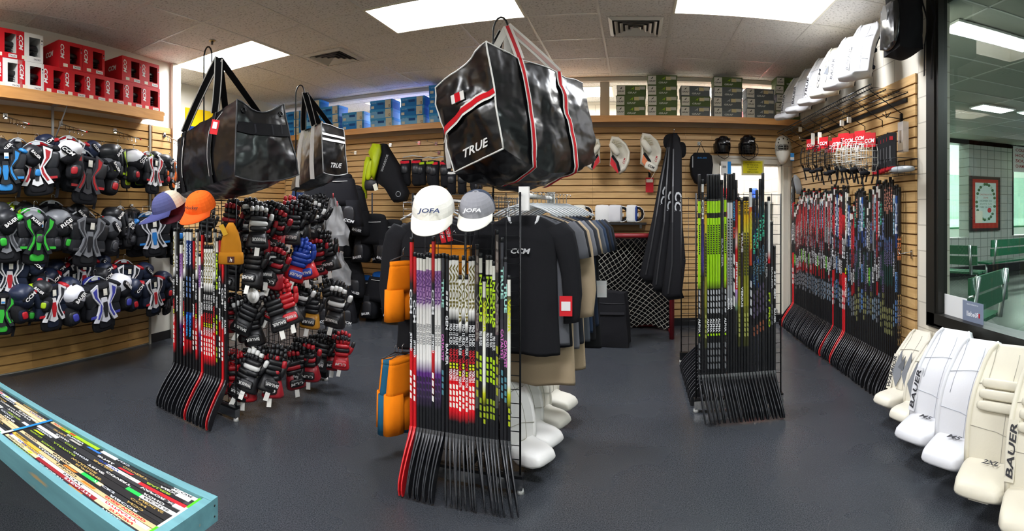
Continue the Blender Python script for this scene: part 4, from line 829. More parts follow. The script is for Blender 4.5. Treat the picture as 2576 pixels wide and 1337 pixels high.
for rn, L_ in rows.items():
    for i, (u, v, k) in enumerate(L_):
        X = -2.50 + .05*((i*7) % 3) - (.03 if rn == 'bottom' else 0)
        gl(u, v, X, k, 30+rnd.uniform(-25, 32), GL[k]+' in the '+rn+' row, '+ordn(i)+' from the sticks', rnd.uniform(-10, 10), rnd.uniform(-24, 24), 1.16)
    for i in range(4):       # second layer nearer the middle grid
        u, v, _ = L_[min(len(L_)-1, 2*i)]; k = ['bk', 'br', 'wb'][i % 3]
        p = PX(u, v, -2.46); 
        gl(UN+F*math.atan2(-2.72, p.y), Y0+(EYE-p.z+.02)*F/math.hypot(2.72, p.y), -2.72, k, 50+rnd.uniform(-25, 25), GL[k]+' hung behind the '+rn+' row, '+ordn(i)+' from the front', 0, rnd.uniform(-15, 15), 1)
gl(857, 765, -2.25, 'wb', 10, 'large black and white glove on the outer end of the white tube', 0, 8, 1.25)
gl(866, 880, -2.30, 'rw', 30, 'red glove at the far end of the bottom row', 0, 6, 1.05)
# white tube rails and black rail
def rail(u0, v0, u1, v1, X, label, mat=MWT, r=.016, cap=True):
    a, b_ = PX(u0, v0, X), PX(u1, v1, X); a = a if a.y > 2.74 else Vector((X, 2.74, a.z)); t = thing('rail', label, 'rail'); MB().tube([a, b_], r, mat, 10).build('tube', t)
    if cap:
        d = (a-b_).normalized()
        MB().tube([a, a+d*.012], .055, MWT, 16).tube([a+d*.012, a+d*.02], .03, MWT, 12).build('end_disc', t)
    for k in range(3):
        p = a.lerp(b_, .1+.4*k); MB().tube([p, Vector((-2.92, p.y, p.z))], .005, MWIRE, 5).build('bracket_arm', t)
rail(600, 624, 806, 596, -2.52, 'white tube rail above the second row of gloves', cap=False); rail(594, 752, 820, 706, -2.50, 'white tube rail with a round end disc above the third row of gloves')
rail(600, 520, 800, 515, -2.6, 'white tube rail above the top row of gloves', cap=False); rail(600, 898, 820, 855, -2.6, 'black rail above the bottom row of gloves', MWIRE, .01, False)
# clear plastic bags of mouthguards on the back post
mpl = bpy.data.materials.new('clear_plastic'); mpl.use_nodes = True; b = mpl.node_tree.nodes['Principled BSDF']; b.inputs['Base Color'].default_value = (.8, .8, .8, 1); b.inputs['Alpha'].default_value = .42; b.inputs['Roughness'].default_value = .2
for i, (u, v, d_, h, w_) in enumerate([(838, 520, 4.75, .34, .22), (848, 540, 4.7, .36, .24), (840, 640, 4.75, .28, .2), (852, 655, 4.7, .3, .24)]):
    p = P(u, v-20, d_); m = MB(); N = 8; vs = []
    for a in range(N+1):
        for b2 in range(N+1):
            x = (a/N-.5)*w_*(.25+.75*min(1, b2/N*1.6)); z = -h*b2/N; vs.append(p+Vector((x*.8, x*.5+.03*vnoise((a, b2, i), .7), z+.03*vnoise((a, b2, i+5), .5))))
    m.add(vs, [(a*(N+1)+c, (a+1)*(N+1)+c, (a+1)*(N+1)+c+1, a*(N+1)+c+1) for a in range(N) for c in range(N)], mpl); m.tube([p+Vector((0, 0, .0)), p+Vector((0, 0, .05))], .004, M('c01a22', 'plastic'), 5)
    tag(m.build('plastic_bag'), ['clear crumpled plastic bag hanging on the rear post, upper back one', 'clear crumpled plastic bag hanging on the rear post, upper front one', 'clear crumpled plastic bag hanging on the rear post, lower back one', 'clear crumpled plastic bag hanging on the rear post, lower front one'][i], 'plastic bag')
# ================================================================ caps in wire baskets, beanie
def cap(c1, c2, brim, label, mat, word=None, wc='20305a', group='caps in the wire baskets', trucker=False):
    t = thing('baseball_cap', label, 'cap', mat, group); m = MB(); n = 20; rings = []
    for i in range(8):
        a = PI/2*i/7.4; r = math.cos(a)**.72; rings.append([Vector((.085*r*math.cos(2*PI*j/n), .10*r*math.sin(2*PI*j/n), .0+.112*math.sin(a))) for j in range(n)])
    k = len(rings[0]); c1m, c2m = M(c1, 'cloth'), M(c2, 'cloth')
    for i in range(7):
        for j in range(n):
            y = rings[i][j].y+rings[i][(j+1) % n].y
            m.add([rings[i][j], rings[i][(j+1) % n], rings[i+1][(j+1) % n], rings[i+1][j]], [(0, 1, 2, 3)], c2m if y > .0 else c1m)
    m.add(rings[-1], [tuple(range(n))], c1m); m.blob((0, 0, .113), (.014, .014, .008), c1m, 1, None, 4, 8); m.build('crown', t)
    m = MB(); vs = []; q = 12
    for layer in (0, -.004):
        for i in range(q+1):
            x = -.08+.16*i/q; yi = -.10*math.sqrt(max(0, 1-(x/.086)**2))*1.0; yo = yi-.104*math.sqrt(max(.02, 1-(x/.083)**2)); cz = -.32*x*x*9
            vs += [(x, yi, .004+layer), (x*1.02, (yi+yo)/2, .0+cz*.6+layer), (x*1.02, yo, -.006+cz+layer)]
    o = 3*(q+1)
    fs = [(3*i+a, 3*i+a+1, 3*i+4+a, 3*i+3+a) for i in range(q) for a in (0, 1)] + [(o+3*i+3+a, o+3*i+4+a, o+3*i+1+a, o+3*i+a) for i in range(q) for a in (0, 1)] + [(3*i+2, o+3*i+2, o+3*i+5, 3*i+5) for i in range(q)]
    m.add(vs, fs, M(brim, 'cloth')); m.build('brim', t)
    if word: MB().text(word, T(0, -.098, .05, -22, 0, 0), .026, M(wc, 'plastic'), .2, .02, .085).build('lettering', t)
    return t
def basket(label, A, B_, z0, h, dep, mat=MCHR):      # A,B plan ends of the back edge on the panel, dep toward camera
    t = thing('wire_basket', label, 'wire basket'); A, B_ = Vector((*A, z0)), Vector((*B_, z0)); d = (B_-A).normalized(); nrm = Vector((d.y, -d.x, 0)); L_ = (B_-A).length
    for zz in (0, h*.5, h):
        MB().tube([A+Vector((0, 0, zz)), A+nrm*dep+Vector((0, 0, zz)), B_+nrm*dep+Vector((0, 0, zz)), B_+Vector((0, 0, zz))], .0025, mat, 5, True).build('rim', t)
    m = MB(); n = max(2, int(L_/.1))
    for i in range(n+1): q = A+d*L_*i/n; m.tube([q+Vector((0, 0, h)), q, q+nrm*dep, q+nrm*dep+Vector((0, 0, h))], .002, mat, 4)
    m.build('basket_wire', t); return t
zc = P(1100, 548, 2.6).z
basket('chrome wire basket at the top left of the centre rack holding the cream cap', (-1.23, 2.685), (-.95, 2.685), zc+.005, .075, .14); basket('chrome wire basket at the top right of the centre rack holding the grey cap', (-.91, 2.685), (-.64, 2.685), zc+.005, .075, .14)
def capat(u, v, d_, rz, *a, sc=1.1, **k): p = P(u, v, d_); return cap(*a[:4], T(p.x, p.y, p.z+.01, 24, 0, rz, (sc, sc*1.02, sc*.86)), *a[4:], **k)
capat(1091, 536, 2.62, 12, 'e9e6dc', 'e9e6dc', 'e4e0d4', 'cream baseball cap with dark blue lettering on the centre rack', 'JOFA', '24355f', sc=1.28)
capat(1201, 535, 2.62, 4, '8b8b90', '3b4352', 'e2dfd2', 'grey baseball cap with white brim and outlined lettering on the centre rack', 'JOFA', 'e8e8e8', sc=1.08)
capat(505, 528, 3.05, 20, 'e8601a', 'e8601a', 'd8541a', 'bright orange baseball cap with black script on the left rack', 'Hockey', '1a1a1a', sc=1.05)
capat(425, 528, 3.15, -8, '4c4f78', 'c8bda6', '3f4270', 'navy and beige trucker cap on the left rack', sc=1.08)
capat(442, 532, 3.25, 30, '6e2430', 'b8b0a4', '5a2430', 'maroon and grey cap behind the navy and beige cap', sc=.95)
basket('chrome wire basket on the left rack holding the orange cap and trucker cap', (-3.36, 2.60), (-2.72, 2.60), P(460, 545, 3.2).z, .07, .22)
# beanie
p = P(581, 660, 3.2); t = thing('beanie', 'mustard knit beanie with folded cuff hanging on the left rack', 'beanie', T(p.x, p.y, p.z, 0, 0, 38)); mk = M('b5761b', 'cloth')
m = MB(); m.loft([sring((.0, 0, z), w, d_, 18, .75) for z, w, d_ in ((.0, .13, .06), (.06, .135, .065), (.12, .125, .06), (.18, .095, .05), (.22, .06, .035), (.245, .03, .02))], mk); m.build('crown', t)
m = MB(); m.loft([sring((0, 0, z), w, d_, 18, .75) for z, w, d_ in ((-.012, .15, .075), (-.005, .158, .085), (.035, .158, .088), (.06, .152, .082), (.062, .14, .07))], mk); m.build('folded_cuff', t)
MB().box((.005, -.046, .02), (.042, .004, .036), M('4a2016', 'leather')).text('h', T(.005, -.05, .02), .024, M('ece6da', 'card'), .2, .02).build('patch', t)
MB().box((.045, -.03, .20), (.03, .002, .07), M('d8a62a', 'card'), T(0, 0, 0, 0, -25, 0)).build('paper_tag', t)
# ================================================================ clothes on the centre rack
def garment(kind, L_, W_, col, sleeve, seed, collar=None, word=None, tagc=None, hem=None):
    """origin at hanger hook; z down; front -y"""
    rr = random.Random(seed); t = thing('shirt', '', 'shirt'); mc = M(col, 'cloth'); zo = -.13
    m = MB(); n = 22; secs = [(-.005, .15, .05), (-.02, .24, .06), (-.05, W_*.86, .07), (-.09, W_*.97, .075), (-.2, W_*.9, .075), (-.35, W_*.92, .08), (-.55*L_/.75, W_*.95, .085), (-L_+.02, W_, .09), (-L_, W_, .085), (-L_+.01, W_*.96, .07)]
    ph = rr.uniform(0, 6)
    def rg(z, w, d):
        r = sring((0, 0, zo+z), w, d, n, .8); f = min(1, -z/L_)
        for v in r: v.y += .012*f*math.sin(v.x*28+ph+z*3)+.006*f*math.sin(v.x*60+ph); v.z -= .006*math.sin(v.x*20+ph)*f
        return r
    m.loft([rg(*s_) for s_ in secs], mc); m.build('body', t)
    for sx in (-1, 1):
        m = MB(); X = W_*.46
        pts = [(X-.02, -.06, .14, .07), (X+.03, -.12, .15, .075), (X+.055, -.2, .14, .07)]
        if sleeve == 'long': pts += [(X+.075, -.32, .125, .065), (X+.085, -.45, .12, .06), (X+.08, -.56, .105, .055), (X+.078, -.60, .10, .05)]
        else: pts += [(X+.065, -.25, .14, .065)]
        m.loft([[Vector((sx*x, v.y+.006*math.sin(z*30+ph), zo+z+(v.x*.35*sx if i < 2 else v.x*.12*sx)))+Vector((v.x*.9, 0, 0)) for v in sring((0, 0, 0), w, d, 14, .85)] for i, (x, z, w, d) in enumerate(pts)], mc)
        m.build('sleeve', t)
    if collar:
        m = MB(); m.tube([(.085*math.cos(a*PI/7), -.025, zo-.005-.075*math.sin(a*PI/7)) for a in range(8)], .009, M(collar, 'cloth'), 6); m.build('collar', t)
        MB().box((.005, -.0, zo-.03), (.07, .004, .035), M('c01824', 'cloth')).text('CCM', T(.005, -.004, zo-.03), .014, MWT, .2, .02).build('neck_label', t)
    if word: MB().text(word, T(-.01, -.062, zo-.2), .03, M('d0d0d0', 'cloth'), .25, .03, .11).build('lettering', t)
    if tagc:
        MB().box((.24, -.055, zo-.5), (.07, .003, .11), M(tagc, 'card')).box((.24, -.058, zo-.5), (.05, .002, .05), M('ece8e6', 'card')).build('price_tag', t)
    m = MB(); m.tube([(-.19, 0, zo-.012), (-.1, 0, zo+.035), (0, 0, zo+.065), (.1, 0, zo+.035), (.19, 0, zo-.012)], .006, M('c6cacc', 'gloss'), 6)
    m.tube([(0, 0, zo+.06), (0, 0, -.03)]+[(.014-.016*math.cos(a*PI/5), 0, -.016+.018*math.sin(a*PI/5)) for a in range(6)], .0022, MCHR, 5); m.build('hanger', t)
    return t
railz = 1.60
t = thing('clothes_rail', 'white rail with end cap carrying shirts on the right of the centre rack', 'rail')
MB().tube([(-.60, 2.72, railz), (-.60, 3.62, railz)], .014, MWT, 10).build('tube', t)
for y in (2.73, 3.61): MB().box((-.60, y, railz-.02), (.055, .03, .13), MWT).build('bracket', t)
GAR = [('black long-sleeved shirt with small white lettering at the front of the rail', 'long', .78, .41, '1b1b1e', 'd8d8d8', 'CCM', 'd0202a'), ('charcoal heather shirt directly behind the black long-sleeved one', 's', .74, .48, '5a5b60', None, None, None), ('black shirt third on the rail', 's', .76, .47, '1d1e21', None, None, None), ('beige long garment first of the beige ones on the rail', 'long', 1.0, .46, 'a8957a', None, None, None), ('grey heather shirt in the middle of the rail', 's', .8, .47, '6b6d74', None, None, None),
       ('dark grey shirt behind the grey heather one', 's', .78, .48, '2e3036', None, None, None), ('second beige garment on the rail, further back', 's', .96, .46, 'a8957a', None, None, None), ('slate grey shirt behind the second beige garment', 's', .8, .48, '50555e', None, None, None), ('navy shirt near the back of the rail', 's', .76, .48, '27364d', None, None, None), ('black shirt near the back of the rail', 's', .82, .48, '1a1a1d', None, None, None), ('dark navy shirt last but one on the rail', 's', .74, .48, '1d2738', None, None, None), ('black shirt with a white tag at the far end of the rail', 's', .9, .48, '18181a', None, None, 'e8e8e6')]
for i, (l, sl, L_, W_, c, co_, wd, tc_) in enumerate(GAR):
    t = garment('s', L_, W_, c, 'long' if sl == 'long' else 'short', i, co_, wd, tc_); tag(t, l, 'shirt', T(-.625+.014*i, 2.84+.058*i, railz+.022, 0, 0, rnd.uniform(-4, 4)), 'shirts hanging on the centre rack')
# dark jacket and shorts hanging on the left of the rack
t = thing('clothes_rail', 'white rail on the left of the centre rack', 'rail'); MB().tube([(-1.25, 2.74, 1.58), (-1.25, 3.9, 1.58)], .012, MWT, 8).build('tube', t)
for y in (2.75, 3.88): MB().box((-1.25, y, 1.56), (.03, .02, .09), MWT).build('bracket', t)
for i, (c, l) in enumerate((('1c1c1f', 'black jacket hanging first on the left of the centre rack'), ('242529', 'charcoal jacket hanging second on the left of the centre rack'), ('1a1a1c', 'black jacket hanging third on the left of the centre rack'))):
    tag(garment('s', .8, .42, c, 'long', 20+i), l, 'shirt', T(-1.22, 2.90+.14*i, 1.60, 0, 0, 6), 'jackets on the left of the centre rack')
def shorts(col, L_, W_, label, mat, trim=None):
    t = thing('shorts', label, 'shorts', mat, 'shorts hanging on the centre rack'); mc = M(col, 'cloth')
    m = MB(); m.loft([sring((0, 0, z), w, d_, 20, .8) for z, w, d_ in ((0, W_*.8, .04), (-.03, W_*.84, .06), (-L_*.4, W_*.97, .075), (-L_*.5, W_, .07))], mc)
    for sx in (-1, 1): m.loft([[v+Vector((0, .008*math.sin(v.x*40), 0)) for v in sring((sx*W_*.27, 0, z), w, d_, 14, .8)] for z, w, d_ in ((-L_*.45, W_*.5, .07), (-L_*.8, W_*.52, .075), (-L_, W_*.54, .075))], mc)
    m.build('body', t); MB().loft([sring((0, 0, z), W_*.82, .05, 20, .8) for z in (.012, -.025)], M(trim or col, 'cloth')).build('waistband', t)
    MB().tube([(-.1, 0, .02), (0, 0, .045), (.1, 0, .02)], .004, M('2a2a2c', 'plastic'), 5).tube([(0, 0, .045), (0, 0, .08), (.014, 0, .095), (.026, 0, .08)], .002, MCHR, 5).build('hanger', t)
for u, v, Y, col, L_, W_, l, rz in ((1014, 662, 2.80, 'e87d08', .34, .25, 'bright orange shorts hanging at the upper left edge of the centre rack', 68), (1012, 905, 2.78, 'e87d08', .42, .26, 'bright orange shorts hanging at the lower left edge of the centre rack', 72), (994, 905, 2.90, 'e87d08', .40, .24, 'second orange shorts behind the lower orange ones', 60), (1002, 908, 2.85, '1e5a78', .44, .24, 'teal blue shorts between the lower orange ones', 45),
                           (1137, 622, 2.82, 'e08a1c', .30, .34, 'orange shorts seen through the front grid of the centre rack', 0), (1075, 628, 2.9, '1e5a78', .3, .28, 'teal shorts seen through the front grid of the centre rack', 0)):
    p = PY(u, v, Y); shorts(col, L_, W_, l, T(p.x, p.y, p.z, 0, 0, rz))
for i, (u, v) in enumerate(((1112, 590), (1128, 586))):
    p = PY(u, v, 2.76); f_ = T(p.x, p.y, p.z, 0, -14, 0); tag(MB().box((0, 0, 0), (.03, .004, .10), M('c81824', 'card'), f_).text('CCM', f_ @ T(0, -.004, 0, 0, 90, 0), .016, MWT, .2, .02).build('paper_tag'), ['left', 'right'][i]+' red paper tag with white letters behind the centre rack grid', 'tag')
# ================================================================ goalie leg pads
def leg_pad(col, trim, dark, H=.72, W_=.27, word=None, rolls=False, tris=False, word2=None, bridge=False, wcol='2a2a2e', patch=None, th2=.075):
    """origin on the floor under the ankle, face toward -y, standing upright"""
    t = thing('goalie_pad', '', 'goalie pad'); mc = M(col, 'leather'); mt_ = M(trim, 'leather'); N = 18
    zs = [.13, .16, .24, .36, .46, .56, .66, .74, .80, .84, .86]; zs = [z*H/.86 for z in zs]
    def ctr(z): f = z/H; return -.02-.05*math.sin(PI*min(1, f*1.15))+.06*max(0, f-.62)*2.2
    m = MB(); R_ = []
    for i, z in enumerate(zs):
        f = z/H; w = W_*(.86+.18*math.sin(PI*min(1, f*.9))); w *= 1 if f < .9 else 1-(f-.9)*2.6; d_ = th2*(1 if f < .95 else .6)
        R_.append([Vector(v) for v in sring((0, ctr(z), z), w, d_, N, .38)])
    m.loft(R_, mc); m.build('face', t)
    for sx in (-1, 1):
        m = MB(); pts = [(sx*W_*(.86+.18*math.sin(PI*min(1, z/H*.9)))*.5*(1 if z/H < .9 else 1-(z/H-.9)*2.6)*.94, ctr(z)-.025, z) for z in zs[1:]]
        m.tube(pts, [.017]*8+[.012, .008], mt_, 8); m.build('edge_roll', t)
    m = MB()       # stitched seams, thin cords
    ms = M('aaa596' if col != 'd4d4d6' else 'b8bac2', 'leather')
    for f0, f1 in ((.42, .36), (.70, .74)): z0, z1 = f0*H, f1*H; m.tube([(-W_*.44, ctr(z0)-th2*.5, z0), (0, ctr((z0+z1)/2)-th2*.505, (z0+z1)/2+.012), (W_*.44, ctr(z1)-th2*.5, z1)], .0022, ms, 4)
    m.tube([(W_*.12, ctr(z)-th2*.505, z) for z in zs[1:9]], .002, ms, 4); m.tube([(-W_*.30, ctr(z)-th2*.505, z) for z in zs[4:10]], .002, ms, 4); m.build('seam', t)
    if rolls:
        for k in range(3): z = H*(.56+.075*k); m = MB(); m.blob((0, ctr(z)-th2*.5-.01, z), (W_*.74, .05, .05), mt_, .45, None, 8, 12); m.build('knee_roll', t)
    if tris:
        md = M('7d8085', 'leather'); m = MB()
        for dx, s_ in ((-.05, 1), (.05, -1)):
            z = H*.42; m.prism([(dx-.05, z), (dx, z+.17), (dx+.05, z-.02), (dx+.02, z-.1)], .004, md, T(0, ctr(z)-th2*.5-.004, 0)); m.prism([(dx+.0, z+.04), (dx+.05, z+.13), (dx+.06, z+.02)], .005, M('5f6267', 'leather'), T(0, ctr(z)-th2*.5-.005, 0))
        m.build('chevron', t)
    if word:
        z = H*.42; m = MB(); 
        m.box((-W_*.42, ctr(z)-th2*.47, z), (.045, .006, .26), mc); m.text(word, T(-W_*.42, ctr(z)-th2*.5-.006, z, 0, -90, 0), .034, M(wcol, 'leather'), .2, .02, .23); m.build('lettering', t)
    # boot wedge
    m = MB(); bz = .15*H/.86; secs = [(-.01, bz+.05, W_*.9, .06), (-.05, bz+.02, W_*.94, .10), (-.12, bz-.03, W_*.94, .11), (-.20, bz-.075, W_*.84, .10), (-.245, .045, W_*.7, .07), (-.26, .04, W_*.6, .04)]
    rr = []
    for y, z, w, h in secs:
        z = max(z, h/2+.002); rr.append([Vector((a.x, y+a.y*.15, z+a.y)) for a in sring((0, 0, 0), w, h, 16, .5)])
    m.loft(rr, mt_ if not rolls else mc); m.tube([(-W_*.40, -.08, bz+.035), (0, -.1, bz+.035), (W_*.40, -.08, bz+.035)], .0025, ms, 4); m.build('boot', t)
    if word2: m = MB(); m.text(word2, T(-.0, -.125, bz+.034, -50, 0, 0), .026, M(wcol, 'leather'), .3, .02, .09); m.build('boot_lettering', t)
    if patch: m = MB(); m.blob((0, -.17, bz-.022), (.05, .12, .02), M(patch, 'leather'), .9, T(0, 0, 0, 30, 0, 0)); m.build('boot_stripe', t)
    if bridge:
        m = MB(); m.box((0, -.185, .012), (.1, .06, .024), M('d8d4c4', 'plastic'));
        for sx in (-1, 1): m.tube([(sx*.018, -.216, .014), (sx*.018, -.2185, .014)], .006, M('3a2a30', 'plastic'), 8)
        m.build('toe_bridge', t)
    m = MB(); m.loft([[Vector((a.x, ctr(z)+.05+a.y, z)) for a in sring((0, 0, 0), W_*.8, .05, 10, .5)] for z in (zs[1], zs[4], zs[8])], M(dark, 'cloth')); m.build('calf_wrap', t)
    for k, f in enumerate((.3, .55, .8)): m = MB(); m.strap([(-W_*.46, ctr(f*H)+.0, f*H), (-W_*.5, ctr(f*H)+.06, f*H), (0, ctr(f*H)+.1, f*H), (W_*.5, ctr(f*H)+.06, f*H), (W_*.46, ctr(f*H), f*H)], .03, M(dark, 'cloth'), (0, 0, 1)); m.build('strap', t)
    return t
WHP = 'd4d4d6'; CRM = 'd6d0bc'
def place_pad(t, u, X, z, lean, rz, label, group, sc=1.0, push=0):
    y = X/math.tan(th(u)); tag(t, label, 'goalie pad', Matrix.Translation((X, y, z)) @ Euler((R(lean), 0, R(rz)), 'XYZ').to_matrix().to_4x4() @ Matrix.Diagonal((sc, sc, sc, 1)), group)
def rot_pad(t, x, y, z, lean, rz, label, group, sc=1.0):
    mt_ = Matrix.Translation((x, y, z)) @ Matrix.Rotation(R(rz), 4, 'Z') @ Matrix.Rotation(R(lean), 4, 'X') @ Matrix.Diagonal((sc, sc, sc, 1)); tag(t, label, 'goalie pad', mt_, group)
gp = 'goalie pads on the floor under the window'
PADS = [(2.03, 3.52, -74, leg_pad('ddd7c6', 'ddd7c6', '1c1c20', .60, .24, 'WARRIOR', tris=True), 'cream goalie pad with grey chevrons, first beside the stick row', .95),
        (2.0, 3.22, -72, leg_pad('ddd7c6', 'ddd7c6', '1c1c20', .58, .24, tris=True), 'cream goalie pad with grey chevrons, right of the first', .95),
        (1.90, 2.90, -70, leg_pad(WHP, WHP, '1c1c20', .70, .31, 'BAUER', word2='M5'), 'bright white goalie pad with black lettering on its left edge', 1.0),
        (1.88, 2.55, -68, leg_pad(WHP, WHP, '1c1c20', .70, .31, None, word2='M5'), 'bright white goalie pad beside the cream pad with rolls', 1.0),
        (1.84, 2.17, -64, leg_pad(CRM, CRM, '1c1c20', .74, .33, None, True, bridge=True, word2='2XL'), 'cream quilted goalie pad with three knee rolls and toe bridge', 1.0),
        (1.82, 1.80, -60, leg_pad(CRM, CRM, '1c1c20', .74, .33, 'BAUER', True, bridge=True, word2='2XL'), 'cream quilted goalie pad at the right photo edge', 1.0),
        (1.80, 1.44, -58, leg_pad(WHP, WHP, '1c1c20', .7, .31, None, word2='HZR'), 'white goalie pad boot cut by the lower right photo corner', 1.0)]
for x, y, rz, t, l, sc in PADS: rot_pad(t, x*.92, y*.935, .05, -21, rz, l, gp, sc*1.03)
# stack of pads in the right bay of the centre rack
gp = 'goalie pads in the lower bay of the centre rack'
SP2 = [(-.70, 2.93, 62, 'e4e2de', '2a4fa8', 'white and blue pad nearest the front of the centre rack bay'), (-.69, 3.15, 66, 'e4e2de', '2a4fa8', 'white pad with a blue boot stripe second in the centre rack bay'), (-.68, 3.42, 68, 'dcd8cc', 'b81824', 'white pad with a red side third in the centre rack bay'), (-.67, 3.72, 70, 'e0dcd0', 'b81824', 'white pad with a red boot stripe at the back of the centre rack bay')]
for x, y, rz, c, p_, l in SP2: rot_pad(leg_pad(c, c, '1c1c20', .56, .24, patch=p_), x, y, .05, -12, rz, l, gp, .98)
# ================================================================ skate boxes
def skate_box(c1, c2, kind, mat, label, group, w=.37, h=.127, d=.24):
    t = thing('skate_box', label, 'box', mat, group); m = MB(); mc, ml = M(c1, 'card'), M(c2, 'card'); wt = M('dfddd2', 'card')
    m.box((0, 0, h*.36), (w-.006, d-.006, h*.72), mc); m.build('carton', t); m = MB(); m.box((0, 0, h*.85), (w, d, h*.29), ml if kind == 'b' else mc); m.build('lid', t); m = MB(); y = -d/2
    if kind == 'g':
        m.box((-w*.35, y-.001, h*.5), (w*.27, .002, h*.86), wt); m.text('GRAF', T(-w*.35, y-.003, h*.40), h*.15, M('2a2c2a', 'card'), .15, .02, w*.23); m.prism([(-w*.40, h*.60), (-w*.31, h*.86), (-w*.33, h*.66)], .001, M('1c1e1e', 'card'), T(0, y-.003, 0))
        m.text('GRAF', T(w*.02, y-.002, h*.26), h*.18, M('d8dcd4', 'card'), .15, .03, w*.3); m.prism([(-w*.04, h*.55), (w*.09, h*.85), (w*.06, h*.50), (w*.04, h*.62)], .001, M('9ac018' if c1[0:2] != '62' else 'b8bcc0', 'card'), T(0, y-.002, 0))
        m.box((w*.2, y-.002, h*.68), (w*.17, .002, h*.34), M('d8cc9c', 'card')).box((w*.36, y-.002, h*.72), (w*.2, .002, h*.3), M('c8c8bc', 'card'))
    else:
        m.box((w*.30, y-.001, h*.5), (w*.25, .002, h*.9), M('d8d4c0', 'card')).text('12', T(w*.36, y-.003, h*.28), h*.26, M('3a3a3a', 'card'), 0, .02, w*.08); m.box((-w*.38, y-.001, h*.25), (w*.13, .002, h*.28), wt)
        m.box((-w*.03, y-.001, h*.58), (w*.26, .002, h*.26), M('0d4e96', 'card')); m.text('BAUER', T(-w*.31, y-.002, h*.72), h*.13, M('9cc8ec', 'card'), .2, .02, w*.2)
    m.build('label_print', t); return t
SB = {}
def sbox(k, mat, label, group, tw=0):
    cols = {'g': ('55693a', '55693a', 'g'), 's': ('62696c', '62696c', 'g'), 'b': ('1a7fd0', '3a9ae2', 'b'), 'l': ('7cbcec', '3f9fe0', 'b')}[k]
    if k not in SB: SB[k] = skate_box(*cols, mat, label, group); return SB[k]
    return copy_tree(SB[k], mat, label, group)
zs_ = ZS+.0905
for ci, (u, n, ks) in enumerate(((1588, 3, 'ggg'), (1666, 4, 'gggg'), (1748, 3, 'sgs'), (1828, 4, 'sssg'), (1908, 3, 'sss'), (1984, 5, 'ggsgg'))):
    for r in range(n):
        p = PY(u, 300, YB-.20); nm = {'g': 'green', 's': 'grey green'}[ks[r]]
        sbox(ks[r], T(p.x+rnd.uniform(-.006, .006) - (.02 if u == 1984 else 0), YB-.19, zs_+(.128 if u < 1980 else .11)*r, 0, 0, rnd.uniform(-2, 2), 1 if u < 1980 else (1, 1, .86)), '%s skate box, %s stack right of the grey column, %s from the shelf' % (nm, ordn(ci), ordn(r)), 'green and grey skate boxes on the back shelf')
for ci, (u, n, ks) in enumerate(((742, 3, 'bbb'), (792, 4, 'blbb'), (838, 3, 'bbb'), (898, 2, 'bl'), (968, 3, 'llb'), (1046, 3, 'lbb'), (1118, 4, 'lbbb'))):
    for r in range(n):
        p = PY(u, 330, YB-.20); nm = {'b': 'blue', 'l': 'light blue'}[ks[r]]
        sbox(ks[r], T(p.x+rnd.uniform(-.008, .008), YB-.19, zs_+.128*r, 0, 0, rnd.uniform(-3, 3)), '%s skate box in the %s blue stack from the left, %s from the shelf' % (nm, ordn(ci), ordn(r)), 'blue skate boxes on the back shelf')
# ================================================================ back wall gear
MBC = M('17171a', 'cloth'); MCRL = M('ddd8c8', 'leather')
def hang(u, v, Y=6.45): return PY(u, v, Y)
def peg(x, z, y0=YB, y1=6.4, label='', par=None): 
    o = MB().box((x, y0-.008, z), (.04, .015, .05), MCHR).tube([(x, y0, z), (x, y1, z-.01), (x, y1-.01, z+.015)], .004, MCHR, 5).build('wall_hook'); return tag(o, label, 'hook')
# catch gloves
def catcher(u, v, acc, label, sc=1.0, mir=1, rz=0):
    p = hang(u, v); t = thing('catch_glove', label, 'catch glove', Matrix.Translation(p) @ Euler((0, R(-16*mir), R(rz))).to_matrix().to_4x4() @ Matrix.Diagonal((sc*mir, sc, sc, 1)), 'goalie catch gloves on the back wall')
    out = [(-.02, .20), (.05, .17), (.11, .08), (.125, -.02), (.09, -.12), (.02, -.2), (-.05, -.225), (-.07, -.17), (-.1, -.13), (-.13, -.1), (-.1, -.02), (-.075, .06), (-.06, .14)]
    m = MB(); rings = []
    for y, s_ in ((.05, .86), (.03, 1.0), (-.0, 1.0), (-.03, .97), (-.045, .86), (-.025, .78), (.0, .5)): rings.append([Vector((a*s_, y, b_*s_)) for a, b_ in out])
    m.loft(rings, MCRL); m.build('shell', t)
    m = MB(); m.prism([(-.12, -.09), (-.085, -.02), (-.06, -.10), (-.055, -.20), (-.07, -.21)], .012, M(acc, 'leather'), T(0, -.045, 0)); m.prism([(-.085, -.02), (-.062, .0), (-.025, -.1), (-.03, -.19), (-.055, -.2), (-.05, -.1)], .012, MBC, T(0, -.045, 0)); m.build('cuff_panel', t)
    m = MB(); m.blob((-.03, -.05, .05), (.07, .07, .16), MCRL, .7, T(0, 0, 0, 0, -20, 0)); m.build('thumb', t)
    m = MB()
    for k in range(5): m.tube([(-.045+.022*k, -.03, .17-.006*k*k), (-.03+.018*k, -.01, .06)], .003, M('c9bfa0', 'cloth'), 4)
    for k in range(5): m.tube([(-.05, -.02, .07+.022*k), (.055, -.02, .06+.02*k)], .003, M('c9bfa0', 'cloth'), 4)
    m['x'] if False else m.build('lace_pocket', t)
    MB().text('CCM', T(.035, -.047, -.1, 0, -60, 0), .022, M('b81824', 'leather'), .2, .02).build('lettering', t)
    peg(p.x, p.z+.2, YB, p.y, 'chrome wall hook behind the '+label[:label.index(' catch')]+' catch glove'); return t
catcher(1556, 386, 'c01824', 'cream red and black catch glove, second from the big bag', 1.15); catcher(1634, 380, 'd87a4a', 'cream white and orange catch glove beside the stick bags', 1.2, 1, 10); catcher(1492, 385, 'c01824', 'cream and red catch glove half hidden behind the big bag', .95, -1)
